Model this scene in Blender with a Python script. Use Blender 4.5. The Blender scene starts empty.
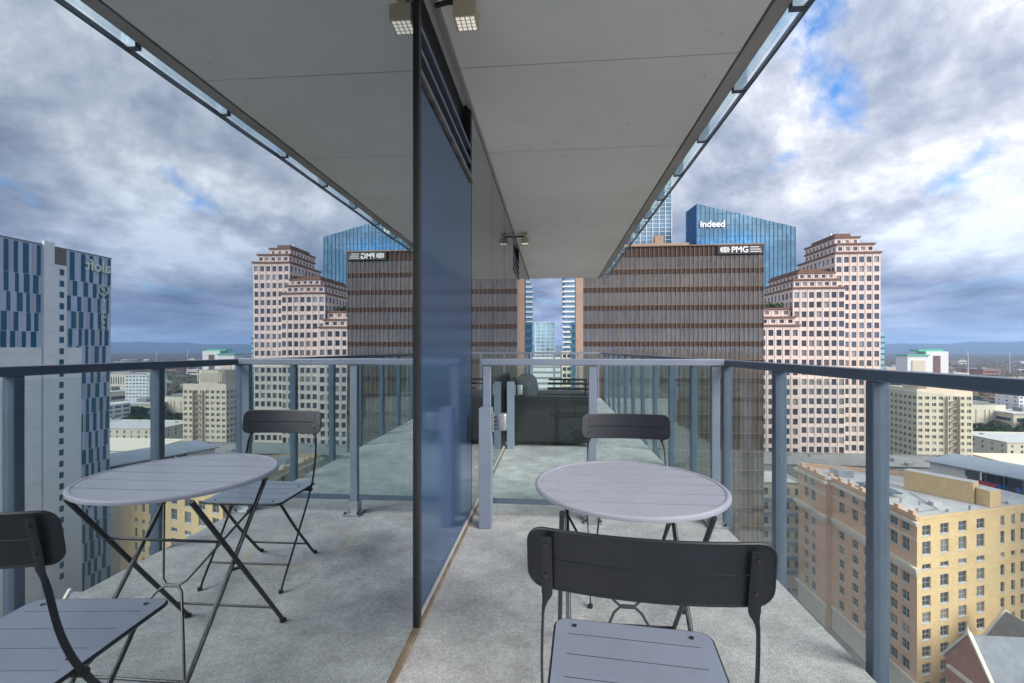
import bpy, math, random
import numpy as np
from mathutils import Vector, Matrix
R = math.radians
random.seed(7)
S = bpy.context.scene
COL = S.collection
PI = math.pi

# ------------------------------------------------------------------ camera, sky, sun, exposure
cam_d = bpy.data.cameras.new("camera")
cam = bpy.data.objects.new("camera", cam_d)
COL.objects.link(cam)
cam.location = (0, 0, 1.18)
cam.rotation_euler = (R(90), 0, R(5.15))
cam_d.sensor_width = 36
cam_d.lens = 36 * 455 / 1024
cam_d.shift_y = 7.5 / 1024
cam_d.clip_start = 0.02
cam_d.clip_end = 60000
S.camera = cam
S.view_settings.view_transform = 'Standard'
S.view_settings.look = 'None'
S.view_settings.gamma = 1
S.view_settings.use_curve_mapping = False
S.view_settings.exposure = 1.5
S.cycles.max_bounces = 10
S.cycles.transparent_max_bounces = 24
S.cycles.glossy_bounces = 6
S.cycles.diffuse_bounces = 4
S.cycles.use_denoising = True
S.cycles.volume_bounces = 0
SKX, SKY = 4.33, 8.44
SUN_EL, SUN_AZ = 32, 125      # azimuth clockwise from +Y

w = bpy.data.worlds.new("World")
S.world = w
w.use_nodes = True
nt = w.node_tree
nt.nodes.clear()
def N(t, kind, **kw):
    n = t.nodes.new(kind)
    for k, v in kw.items():
        setattr(n, k, v)
    return n
def L(t, a, b): t.links.new(a, b)
def M_(t, op, a, b=None, clamp=False):
    n = N(t, 'ShaderNodeMath', operation=op, use_clamp=clamp)
    for i, v in enumerate((a, b)):
        if v is None: continue
        if isinstance(v, (int, float)): n.inputs[i].default_value = v
        else: L(t, v, n.inputs[i])
    return n.outputs[0]
def ramp(t, fac, stops, interp='LINEAR'):
    n = N(t, 'ShaderNodeValToRGB')
    n.color_ramp.interpolation = interp
    els = n.color_ramp.elements
    while len(els) < len(stops): els.new(0.5)
    for e, (p, c) in zip(els, stops):
        e.position = p
        e.color = (c[0], c[1], c[2], 1) if not isinstance(c, (int, float)) else (c, c, c, 1)
    L(t, fac, n.inputs[0])
    return n.outputs[0]
def mixc(t, fac, a, b, mode='MIX'):
    n = N(t, 'ShaderNodeMix', data_type='RGBA', blend_type=mode)
    for i, v in ((0, fac), (6, a), (7, b)):
        if isinstance(v, (int, float)): n.inputs[i].default_value = v
        elif isinstance(v, tuple): n.inputs[i].default_value = (v[0], v[1], v[2], 1)
        else: L(t, v, n.inputs[i])
    return n.outputs[2]
def noise(t, vec, scale, detail=4, rough=.5, dist=0):
    n = N(t, 'ShaderNodeTexNoise')
    n.inputs['Scale'].default_value = scale
    n.inputs['Detail'].default_value = detail
    n.inputs['Roughness'].default_value = rough
    n.inputs['Distortion'].default_value = dist
    if vec is not None: L(t, vec, n.inputs['Vector'])
    return n.outputs[0]

tc = N(nt, 'ShaderNodeTexCoord')
sep = N(nt, 'ShaderNodeSeparateXYZ')
L(nt, tc.outputs['Generated'], sep.inputs[0])
zc = M_(nt, 'MAXIMUM', sep.outputs[2], 0.0)
lz = M_(nt, 'MULTIPLY', M_(nt, 'LOGARITHM', M_(nt, 'ADD', zc, 0.075), math.e), 0.55)
cmb = N(nt, 'ShaderNodeCombineXYZ')
L(nt, sep.outputs[0], cmb.inputs[0]); L(nt, sep.outputs[1], cmb.inputs[1]); L(nt, lz, cmb.inputs[2])
mp = N(nt, 'ShaderNodeMapping')
mp.inputs['Location'].default_value = (SKX, SKY, 0)
L(nt, cmb.outputs[0], mp.inputs[0])
big = noise(nt, mp.outputs[0], 3.4, 10, .6, .12)
mp2 = N(nt, 'ShaderNodeMapping')
mp2.inputs['Location'].default_value = (8.1, 5.2, 2)
L(nt, mp.outputs[0], mp2.inputs[0])
shade = noise(nt, mp2.outputs[0], 3.6, 11, .63, .12)
# openings in the cloud deck
for gx, gy, gz, w0, dep in ((.421, .748, .511, .975, .10), (.628, .739, .245, .998, .05)):
    dp = N(nt, 'ShaderNodeVectorMath', operation='DOT_PRODUCT'); dp.inputs[1].default_value = (gx, gy, gz)
    L(nt, tc.outputs['Generated'], dp.inputs[0])
    big = M_(nt, 'SUBTRACT', big, M_(nt, 'MULTIPLY', ramp(nt, dp.outputs['Value'], [(w0, 0), (1, 1)]), dep))
cover = M_(nt, 'MAXIMUM', ramp(nt, big, [(.31, 0), (.41, 1)]), ramp(nt, zc, [(.09, 1), (.17, 0)]))
ccol = ramp(nt, shade, [(.33, (.19, .225, .31)), (.43, (.33, .37, .46)), (.52, (.52, .54, .61)), (.64, (.90, .91, .95))])
lowf = ramp(nt, zc, [(0.0, .80), (.12, .72), (.32, .95), (.5, 1.0)])
ccol = mixc(nt, 1.0, ccol, lowf, 'MULTIPLY')
lowtint = ramp(nt, zc, [(0.0, (.78, .93, 1.18)), (.30, (1, 1, 1))])
ccol = mixc(nt, 1.0, ccol, lowtint, 'MULTIPLY')
sky = N(nt, 'ShaderNodeTexSky', sky_type='NISHITA')
sky.sun_disc = False
sky.sun_elevation = R(SUN_EL)
sky.sun_rotation = R(SUN_AZ)
bg1 = N(nt, 'ShaderNodeBackground'); bg1.inputs[1].default_value = 0.08
bg2 = N(nt, 'ShaderNodeBackground'); bg2.inputs[1].default_value = 0.56
L(nt, mixc(nt, 1.0, sky.outputs[0], (.45, .85, 1.25), 'MULTIPLY'), bg1.inputs[0]); L(nt, ccol, bg2.inputs[0])
mx = N(nt, 'ShaderNodeMixShader')
L(nt, cover, mx.inputs[0]); L(nt, bg1.outputs[0], mx.inputs[1]); L(nt, bg2.outputs[0], mx.inputs[2])
wo = N(nt, 'ShaderNodeOutputWorld')
L(nt, mx.outputs[0], wo.inputs[0])

sd = bpy.data.lights.new("sun", 'SUN')
sd.energy = 2.3
sd.angle = R(40)
sd.color = (1, .95, .88)
sun = bpy.data.objects.new("sun", sd)
COL.objects.link(sun)
dirv = Vector((math.sin(R(SUN_AZ)) * math.cos(R(SUN_EL)), math.cos(R(SUN_AZ)) * math.cos(R(SUN_EL)), math.sin(R(SUN_EL))))
sun.rotation_euler = dirv.to_track_quat('Z', 'Y').to_euler()

# ------------------------------------------------------------------ materials
def mat(name, col, rough=.6, metal=0.0, spec=.5, var=0.0, vscale=5.0, bump=0.0, bscale=40.0, coords='Object', coat=0.0, rnd=0.0):
    m = bpy.data.materials.new(name); m.use_nodes = True
    t = m.node_tree; b = t.nodes['Principled BSDF']
    b.inputs['Base Color'].default_value = (*col, 1)
    b.inputs['Roughness'].default_value = rough
    b.inputs['Metallic'].default_value = metal
    b.inputs['Specular IOR Level'].default_value = spec
    b.inputs['Coat Weight'].default_value = coat
    if var or bump or rnd:
        c = N(t, 'ShaderNodeTexCoord')
        if coords == 'World':
            g = N(t, 'ShaderNodeNewGeometry'); v = g.outputs['Position']
        else: v = c.outputs[coords]
        src = None
        if var:
            f = noise(t, v, vscale, 5, .6)
            lo = tuple(x * (1 - var) for x in col); hi = tuple(min(1, x * (1 + var)) for x in col)
            src = ramp(t, f, [(.3, lo), (.7, hi)])
        if rnd:
            oi = N(t, 'ShaderNodeObjectInfo')
            rr = ramp(t, oi.outputs['Random'], [(0, 1 - rnd), (1, 1 + rnd)])
            src = mixc(t, 1.0, src if src is not None else (*col,), rr, 'MULTIPLY')
        if src is not None: L(t, src, b.inputs['Base Color'])
        if bump:
            f2 = noise(t, v, bscale, 6, .6)
            bn = N(t, 'ShaderNodeBump'); bn.inputs['Strength'].default_value = bump
            bn.inputs['Distance'].default_value = .01
            L(t, f2, bn.inputs['Height']); L(t, bn.outputs[0], b.inputs['Normal'])
    return m
def glass_thin(name, tint, ior=1.5, extra=0.0, rough=0.0, dirt=0.0):
    m = bpy.data.materials.new(name); m.use_nodes = True
    t = m.node_tree; t.nodes.clear()
    tr = N(t, 'ShaderNodeBsdfTransparent'); tr.inputs[0].default_value = (*tint, 1)
    gl = N(t, 'ShaderNodeBsdfGlossy'); gl.inputs['Roughness'].default_value = rough
    gl.inputs[0].default_value = (.9, .97, 1, 1)
    fr = N(t, 'ShaderNodeLayerWeight'); fr.inputs[0].default_value = .5
    f = M_(t, 'ADD', M_(t, 'MULTIPLY', M_(t, 'POWER', fr.outputs['Facing'], 5.0), .9), .035 + extra, True)
    a = N(t, 'ShaderNodeMixShader'); L(t, f, a.inputs[0]); L(t, tr.outputs[0], a.inputs[1]); L(t, gl.outputs[0], a.inputs[2])
    out = a.outputs[0]
    if dirt:
        df = N(t, 'ShaderNodeBsdfDiffuse'); df.inputs[0].default_value = (.62, .70, .72, 1)
        g = N(t, 'ShaderNodeNewGeometry')
        nf = ramp(t, noise(t, g.outputs['Position'], 2.2, 5, .65), [(.35, dirt * .4), (.7, dirt * 1.5)])
        b = N(t, 'ShaderNodeMixShader'); L(t, nf, b.inputs[0]); L(t, out, b.inputs[1]); L(t, df.outputs[0], b.inputs[2])
        out = b.outputs[0]
    o = N(t, 'ShaderNodeOutputMaterial'); L(t, out, o.inputs[0])
    return m
def smooth_path(pts, sq=None, sub=5):
    P = [Vector(p) for p in pts]; out = []; so = []
    for i in range(len(P) - 1):
        p0, p1, p2, p3 = P[max(i - 1, 0)], P[i], P[i + 1], P[min(i + 2, len(P) - 1)]
        for k in range(sub):
            t_ = k / sub
            out.append(.5 * ((2 * p1) + (p2 - p0) * t_ + (2 * p0 - 5 * p1 + 4 * p2 - p3) * t_ ** 2 + (3 * p1 - p0 - 3 * p2 + p3) * t_ ** 3))
            if sq: so.append(tuple(a * (1 - t_) + b * t_ for a, b in zip(sq[i], sq[i + 1])))
    out.append(P[-1])
    if sq: so.append(sq[-1]); return out, so
    return out
def coated(name, tint, amount, base=(.02, .03, .04), rough=.0, var=0.0, see=False):
    """coated glass: mirror-like film over a dark or clear body"""
    m = bpy.data.materials.new(name); m.use_nodes = True
    t = m.node_tree; t.nodes.clear()
    gl = N(t, 'ShaderNodeBsdfGlossy'); gl.inputs[0].default_value = (*tint, 1); gl.inputs['Roughness'].default_value = rough
    if see:
        df = N(t, 'ShaderNodeBsdfTransparent'); df.inputs[0].default_value = (*base, 1)
    else:
        df = N(t, 'ShaderNodeBsdfDiffuse'); df.inputs[0].default_value = (*base, 1)
    lw = N(t, 'ShaderNodeLayerWeight'); lw.inputs[0].default_value = .5
    f = M_(t, 'ADD', M_(t, 'MULTIPLY', M_(t, 'POWER', lw.outputs['Facing'], 3.0), 1 - amount), amount, True)
    if var:
        oi = N(t, 'ShaderNodeObjectInfo')
        isl = N(t, 'ShaderNodeNewGeometry')
        rnd_ = M_(t, 'FRACT', M_(t, 'ADD', oi.outputs['Random'], isl.outputs['Random Per Island']))
        f = M_(t, 'MULTIPLY', f, M_(t, 'ADD', M_(t, 'MULTIPLY', rnd_, var), 1 - var * .5), True)
        blinds = ramp(t, M_(t, 'FRACT', M_(t, 'MULTIPLY', rnd_, 7.31)), [(0, base), (.70, base), (.72, (.16, .155, .145)), (1, (.42, .40, .36))], 'LINEAR')
        L(t, blinds, df.inputs[0])
    a = N(t, 'ShaderNodeMixShader'); L(t, f, a.inputs[0]); L(t, df.outputs[0], a.inputs[1]); L(t, gl.outputs[0], a.inputs[2])
    o = N(t, 'ShaderNodeOutputMaterial'); L(t, a.outputs[0], o.inputs[0])
    return m

M = {}
# concrete floor
def concrete_floor():
    m = bpy.data.materials.new("broomed_concrete"); m.use_nodes = True
    t = m.node_tree; b = t.nodes['Principled BSDF']
    g = N(t, 'ShaderNodeNewGeometry'); v = g.outputs['Position']
    a = noise(t, v, 1.6, 6, .6)
    fine = noise(t, v, 170, 6, .8)
    c = ramp(t, a, [(.32, (.33, .33, .335)), (.52, (.445, .44, .44)), (.70, (.53, .525, .525))])
    gr = ramp(t, fine, [(.36, .45), (.50, 1.0), (.64, 1.4)])
    c = mixc(t, 1.0, c, gr, 'MULTIPLY')
    c = mixc(t, 1.0, c, ramp(t, noise(t, v, 48, 4, .7), [(.38, .84), (.52, 1.0), (.66, 1.12)]), 'MULTIPLY')
    c = mixc(t, 1.0, c, ramp(t, noise(t, v, 7, 5, .7), [(.35, .80), (.65, 1.12)]), 'MULTIPLY')
    # dark worn blotches and rusty scuffs
    st = ramp(t, noise(t, v, 3.1, 6, .7, 1.2), [(.60, 0), (.74, .28)])
    c = mixc(t, st, c, (.20, .20, .22))
    ru = ramp(t, noise(t, v, 6.3, 4, .6, .6), [(.70, 0), (.80, .45)])
    c = mixc(t, ru, c, (.42, .33, .24))
    # the yellowish ring a plant pot left
    s = N(t, 'ShaderNodeSeparateXYZ'); L(t, v, s.inputs[0])
    dx = M_(t, 'SUBTRACT', s.outputs[0], .36); dy = M_(t, 'SUBTRACT', s.outputs[1], 2.62)
    rr = M_(t, 'SQRT', M_(t, 'ADD', M_(t, 'MULTIPLY', dx, dx), M_(t, 'MULTIPLY', dy, dy)))
    wob = M_(t, 'MULTIPLY', M_(t, 'SUBTRACT', noise(t, v, 4, 2), .5), .08)
    rd = M_(t, 'ABSOLUTE', M_(t, 'SUBTRACT', M_(t, 'ADD', rr, wob), .28))
    ring = ramp(t, rd, [(0.0, .55), (.022, 0)])
    ring = M_(t, 'MULTIPLY', ring, ramp(t, noise(t, v, 5, 2), [(.35, 0), (.5, 1)]))
    c = mixc(t, ring, c, (.50, .38, .22))
    L(t, c, b.inputs['Base Color'])
    b.inputs['Roughness'].default_value = .85
    bn = N(t, 'ShaderNodeBump'); bn.inputs['Strength'].default_value = .9; bn.inputs['Distance'].default_value = .006
    h = M_(t, 'ADD', fine, M_(t, 'MULTIPLY', noise(t, v, 30, 4), .8))
    L(t, h, bn.inputs['Height']); L(t, bn.outputs[0], b.inputs['Normal'])
    return m
M['floor'] = concrete_floor()
def plaster():
    m = bpy.data.materials.new("grey_plaster"); m.use_nodes = True
    t = m.node_tree; b = t.nodes['Principled BSDF']
    g = N(t, 'ShaderNodeNewGeometry'); v = g.outputs['Position']
    c = ramp(t, noise(t, v, .9, 5, .6), [(.3, (.80, .79, .765)), (.7, (.90, .89, .87))])
    pit = ramp(t, noise(t, v, 16, 3, .5), [(.70, 0), (.78, .4)])
    c = mixc(t, pit, c, (.38, .36, .34))
    wst = ramp(t, noise(t, v, 2.4, 6, .72, 1.0), [(.56, 0), (.72, .15)])
    c = mixc(t, wst, c, (.50, .47, .43))
    vn = N(t, 'ShaderNodeTexVoronoi', feature='DISTANCE_TO_EDGE'); vn.inputs['Scale'].default_value = .55
    wv = N(t, 'ShaderNodeVectorMath', operation='ADD'); L(t, v, wv.inputs[0])
    nz = N(t, 'ShaderNodeTexNoise'); nz.inputs['Scale'].default_value = 3; nz.inputs['Detail'].default_value = 6; L(t, v, nz.inputs['Vector']); L(t, nz.outputs[1], wv.inputs[1]); L(t, wv.outputs[0], vn.inputs['Vector'])
    crk = M_(t, 'MULTIPLY', ramp(t, vn.outputs['Distance'], [(0, .5), (.0025, 0)]), ramp(t, noise(t, v, 1.5, 2), [(.60, 0), (.66, 1)]))
    c = mixc(t, crk, c, (.22, .20, .19))
    L(t, c, b.inputs['Base Color']); b.inputs['Roughness'].default_value = .8
    bn = N(t, 'ShaderNodeBump'); bn.inputs['Strength'].default_value = .25; bn.inputs['Distance'].default_value = .004
    L(t, noise(t, v, 35, 5, .6), bn.inputs['Height']); L(t, bn.outputs[0], b.inputs['Normal'])
    return m
M['ceil'] = plaster()
M['fascia'] = mat('fascia_concrete', (.40, .39, .38), .8, var=.15, vscale=2, bump=.3, coords='World')
M['joint'] = mat('dark_joint', (.08, .08, .09), .9)  # dark base colour showing between the ceiling panels
M['rail'] = mat('blue_grey_paint', (.115, .150, .205), .38, .35, var=.10, vscale=6, coords='World')
M['rail_light'] = mat('aluminium_paint', (.20, .235, .30), .45, .15, var=.08, vscale=6, coords='World')
M['glass'] = glass_thin('railing_glass', (.94, .98, .98), 1.45, 0.0, dirt=.02)
M['gate_glass'] = glass_thin('divider_glass', (.88, .945, .945), 1.45, -0.012, dirt=.0)
M['mirror'] = coated('coated_window_glass', (.72, .78, .82), .82, (.75, .80, .80), see=True)
_t = M['mirror'].node_tree; _gl = [n for n in _t.nodes if n.type == 'BSDF_GLOSSY'][0]
_g = N(_t, 'ShaderNodeNewGeometry'); _bn = N(_t, 'ShaderNodeBump'); _bn.inputs['Strength'].default_value = 1; _bn.inputs['Distance'].default_value = .0006
L(_t, noise(_t, _g.outputs['Position'], 1.6, 2, .5), _bn.inputs['Height']); L(_t, _bn.outputs[0], _gl.inputs['Normal'])
M['spandrel'] = coated('blue_spandrel_glass', (.50, .60, .78), .13, (.035, .070, .135), rough=.14)
M['wallglass'] = coated('grey_coated_glass', (.70, .72, .75), .50, (.05, .055, .06))
M['black'] = mat('black_gasket', (.012, .012, .016), .45)
M['vent'] = mat('vent_slat_paint', (.24, .28, .36), .4, .3)
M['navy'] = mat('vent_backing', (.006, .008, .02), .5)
M['tan'] = mat('tan_sealant_strip', (.20, .15, .105), .8, var=.5, vscale=9, coords='World')
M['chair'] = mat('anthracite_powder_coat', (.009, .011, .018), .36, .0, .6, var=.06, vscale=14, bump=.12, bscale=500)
M['seat'] = mat('anthracite_seat_painted_sheen', (.21, .235, .31), .30, .0, .8, var=.05, vscale=14, bump=.1, bscale=500)  # same paint as the chair, lightened: sky sheen put into the colour
M['tabletop'] = mat('anthracite_table_painted_sheen', (.30, .31, .37), .30, .0, .8, var=.06, vscale=14, bump=.1, bscale=500)  # chair paint again, paler base carries the sheen across the top
M['rivet'] = mat('rivet_steel', (.10, .08, .07), .35, .8)
M['rubber'] = mat('black_rubber', (.015, .015, .015), .7)
M['steel'] = mat('galvanised_steel', (.45, .47, .5), .4, .8, var=.15, vscale=30)
M['wicker'] = mat('dark_wicker', (.004, .006, .008), .7, var=.5, vscale=60, bump=1.0, bscale=90)
M['cushion'] = mat('charcoal_cushion', (.03, .038, .046), .85, var=.25, vscale=20, bump=.4, bscale=60)
M['lampbody'] = mat('cream_lamp_metal', (.58, .50, .36), .5)
M['cell'] = mat('lamp_reflector_cell', (.85, .85, .84), .3)
_b = M['cell'].node_tree.nodes['Principled BSDF']
_b.inputs['Emission Color'].default_value = (1, .93, .8, 1); _b.inputs['Emission Strength'].default_value = .2
M['room'] = mat('room_wall', (.16, .17, .17), .8)
M['roomlight'] = mat('pale_room_streak', (.85, .85, .80), .8)  # pale tone that imitates light streaks in the room

# city
def brick(name, c1, c2, mortar, sc=1.0):
    m = bpy.data.materials.new(name); m.use_nodes = True
    t = m.node_tree; b = t.nodes['Principled BSDF']
    g = N(t, 'ShaderNodeNewGeometry'); v = g.outputs['Position']
    a = noise(t, v, .35 * sc, 6, .65); f = noise(t, v, 3.5 * sc, 3, .6)
    c = ramp(t, a, [(.3, c1), (.7, c2)])
    c = mixc(t, 1.0, c, ramp(t, f, [(.3, .86), (.7, 1.12)]), 'MULTIPLY')
    mpn = N(t, 'ShaderNodeMapping'); mpn.inputs['Scale'].default_value = (1.2, 1.2, .07); L(t, v, mpn.inputs[0])
    stv = ramp(t, noise(t, mpn.outputs[0], 1.0, 4, .6), [(.58, 0), (.78, .30)])
    c = mixc(t, stv, c, mortar)
    L(t, c, b.inputs['Base Color']); b.inputs['Roughness'].default_value = .85
    b.inputs['Specular IOR Level'].default_value = .2
    return m
M['granite'] = brick('pink_granite', (.68, .54, .48), (.78, .65, .59), (.44, .37, .34))
M['granite_trim'] = brick('red_brown_granite', (.17, .10, .078), (.22, .135, .105), (.14, .09, .07))
M['pale_trim'] = brick('pale_granite_band', (.62, .55, .50), (.68, .62, .57), (.5, .45, .42))
M['bronze'] = brick('bronze_spandrel', (.065, .042, .035), (.085, .056, .046), (.055, .038, .032))
M['mullion'] = mat('bronze_mullion', (.20, .16, .135), .45, .3)
M['goldline'] = mat('gold_bronze_trim', (.22, .145, .085), .45, .3)
M['terracotta'] = brick('salmon_concrete', (.33, .23, .18), (.40, .29, .225), (.28, .20, .16))
def bronze_glass():
    m = coated('bronze_mirror_glass', (.78, .62, .50), .38, (.10, .085, .075), rough=.03)
    t = m.node_tree
    gl = [n for n in t.nodes if n.type == 'BSDF_GLOSSY'][0]
    g = N(t, 'ShaderNodeNewGeometry')
    # every pane sits a hair out of true, so the clouds break up across them
    v = N(t, 'ShaderNodeMapping'); v.inputs['Scale'].default_value = (.9, .9, .14); L(t, g.outputs['Position'], v.inputs[0])
    n = noise(t, v.outputs[0], 1.0, 3, .6)
    bn = N(t, 'ShaderNodeBump'); bn.inputs['Strength'].default_value = .22; bn.inputs['Distance'].default_value = .25
    L(t, n, bn.inputs['Height']); L(t, bn.outputs[0], gl.inputs['Normal'])
    df = [n for n in t.nodes if n.type == 'BSDF_DIFFUSE'][0]
    c = ramp(t, noise(t, v.outputs[0], 1.3, 4, .7), [(.35, (.05, .042, .035)), (.65, (.15, .125, .10))])  # broken cloud reflections also painted as mottled tones into the glass body
    L(t, c, df.inputs[0])
    return m
M['bronze_glass'] = bronze_glass()
def curtain(name, tint, amt, base, sx, sz, lines=(.5, .6, .7), lw=.06):
    """tower curtain wall: mirror glass in panes of sx by sz metres, each pane slightly different"""
    m = coated(name, tint, amt, base, rough=.04)
    t = m.node_tree
    g = N(t, 'ShaderNodeNewGeometry'); s = N(t, 'ShaderNodeSeparateXYZ'); L(t, g.outputs['Position'], s.inputs[0])
    ix = M_(t, 'FLOOR', M_(t, 'DIVIDE', M_(t, 'ADD', s.outputs[0], s.outputs[1]), sx))
    iz = M_(t, 'FLOOR', M_(t, 'DIVIDE', s.outputs[2], sz))
    cb = N(t, 'ShaderNodeCombineXYZ'); L(t, ix, cb.inputs[0]); L(t, iz, cb.inputs[1])
    wn = N(t, 'ShaderNodeTexWhiteNoise'); L(t, cb.outputs[0], wn.inputs[0])
    gl = [n for n in t.nodes if n.type == 'BSDF_GLOSSY'][0]
    df = [n for n in t.nodes if n.type == 'BSDF_DIFFUSE'][0]
    k = ramp(t, wn.outputs[0], [(0, .72), (1, 1.15)])
    L(t, mixc(t, 1.0, tint, k, 'MULTIPLY'), gl.inputs[0])
    L(t, mixc(t, 1.0, base, ramp(t, noise(t, g.outputs['Position'], .045, 4, .6), [(.3, .55), (.7, 1.6)]), 'MULTIPLY'), df.inputs[0])
    return m
M['blueglass'] = curtain('blue_curtain_glass', (.42, .60, .72), .5, (.09, .21, .31), 3.0, 4.0)
M['blueglass_dark'] = curtain('deep_blue_curtain_glass', (.25, .48, .92), .45, (.07, .17, .42), 3.0, 4.0)
M['paleglass'] = curtain('pale_curtain_glass', (.42, .60, .72), .5, (.22, .36, .44), 3.0, 3.4)
M['tealglass'] = curtain('teal_curtain_glass', (.55, .80, .82), .45, (.28, .48, .50), 3.0, 3.4)
M['bluemullion'] = mat('blue_tower_mullion', (.05, .14, .22), .5)
M['yellowbrick'] = brick('yellow_brick', (.66, .47, .24), (.76, .56, .30), (.54, .40, .24))
M['orangebrick'] = brick('orange_tan_brick', (.68, .42, .27), (.78, .52, .35), (.60, .42, .30))
M['redbrick'] = brick('red_brick', (.36, .15, .10), (.46, .21, .14), (.30, .15, .11))
M['limestone'] = brick('limestone', (.70, .63, .50), (.78, .71, .59), (.60, .54, .44))
M['beige'] = brick('beige_concrete', (.60, .53, .41), (.69, .61, .48), (.50, .44, .35))
M['cream'] = brick('cream_stone', (.66, .58, .45), (.74, .66, .53), (.55, .49, .40))
M['whitepaint'] = brick('white_render', (.68, .69, .69), (.78, .78, .77), (.55, .56, .56))
M['membrane'] = brick('white_roof_membrane', (.46, .46, .455), (.62, .61, .60), (.33, .33, .33), .6)
M['greyroof'] = brick('grey_gravel_roof', (.20, .20, .20), (.30, .29, .28), (.15, .15, .15), .6)
M['metalroof'] = mat('grey_metal_roof', (.30, .34, .39), .45, .4, var=.12, vscale=.3, coords='World')
M['slate'] = brick('grey_slate', (.19, .20, .22), (.27, .28, .31), (.15, .16, .17), 2)
M['greenroof'] = mat('green_copper_roof', (.10, .46, .30), .6)
M['blueband'] = mat('slate_blue_band', (.20, .26, .34), .6)
M['wglass'] = coated('window_glass', (.55, .62, .68), .30, (.05, .055, .065), rough=.05, var=.9)
M['wframe'] = mat('white_window_frame', (.55, .54, .52), .6)
M['wframe_dark'] = mat('bronze_window_frame', (.28, .11, .10), .6)
M['hotelglass'] = mat('hotel_blue_glass', (.03, .13, .21), .15, .2)
M['hotelpanel'] = mat('hotel_grey_panel', (.50, .59, .76), .5, var=.06, vscale=.3, coords='World')
M['hotellight'] = mat('hotel_light_panel', (.42, .48, .58), .5)
M['hotelwhite'] = mat('hotel_white_panel', (.80, .84, .87), .5, var=.05, vscale=.2, coords='World')
M['hotelgrey'] = mat('hotel_dark_cladding', (.16, .16, .16), .6)
M['sign'] = mat('white_sign_letters', (.88, .88, .88), .4)
M['sign_cream'] = mat('cream_sign_letters', (.75, .85, .72), .4)
M['signback'] = mat('black_sign_back', (.03, .025, .025), .5)
M['asphalt'] = mat('asphalt', (.055, .055, .06), .85, var=.25, vscale=.4, coords='World')
M['pave'] = mat('pavement', (.30, .28, .26), .85, var=.15, vscale=.5, coords='World')
M['paint'] = mat('road_paint', (.7, .7, .66), .7)
M['bluechair'] = mat('blue_plastic', (.04, .14, .75), .5)
M['red'] = mat('red_banner', (.55, .02, .04), .5)
M['solar'] = mat('dark_skylight', (.05, .08, .12), .2, .3)
M['bark'] = mat('bark', (.10, .075, .055), .9)
def leafmat(name, c1, c2):
    m = bpy.data.materials.new(name); m.use_nodes = True
    t = m.node_tree; b = t.nodes['Principled BSDF']
    g = N(t, 'ShaderNodeNewGeometry')
    c = ramp(t, noise(t, g.outputs['Position'], .35, 3, .6), [(.35, c1), (.65, c2)])
    L(t, c, b.inputs['Base Color']); b.inputs['Roughness'].default_value = .8
    b.inputs['Specular IOR Level'].default_value = .15
    return m
M['leaf'] = leafmat('oak_leaves', (.035, .065, .025), (.085, .12, .05))
M['leaf2'] = leafmat('autumn_leaves', (.10, .085, .035), (.17, .12, .05))
def woods():
    m = bpy.data.materials.new('mixed_winter_woods'); m.use_nodes = True
    t = m.node_tree; b = t.nodes['Principled BSDF']
    g = N(t, 'ShaderNodeNewGeometry')
    c = ramp(t, noise(t, g.outputs['Position'], .012, 6, .75), [(.30, (.035, .06, .03)), (.42, (.07, .08, .045)), (.50, (.15, .11, .08)), (.58, (.06, .07, .05)), (.68, (.24, .14, .08))])
    L(t, c, b.inputs['Base Color']); b.inputs['Roughness'].default_value = .9
    b.inputs['Specular IOR Level'].default_value = .1
    return m
M['woods'] = woods()
def ground():
    m = bpy.data.materials.new('city_ground'); m.use_nodes = True
    t = m.node_tree; b = t.nodes['Principled BSDF']
    g = N(t, 'ShaderNodeNewGeometry'); v = g.outputs['Position']
    c = ramp(t, noise(t, v, .006, 7, .7), [(.35, (.045, .06, .035)), (.50, (.12, .10, .075)), (.60, (.16, .155, .145)), (.72, (.22, .21, .20))])
    c2 = ramp(t, noise(t, v, .05, 4, .7), [(.4, .75), (.6, 1.25)])
    c = mixc(t, 1.0, c, c2, 'MULTIPLY')
    L(t, c, b.inputs['Base Color']); b.inputs['Roughness'].default_value = .9
    b.inputs['Specular IOR Level'].default_value = .1
    return m
M['ground'] = ground()
M['hill'] = mat('wooded_hill', (.05, .065, .045), .9, spec=.1, var=.5, vscale=.002, coords='World')

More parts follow.
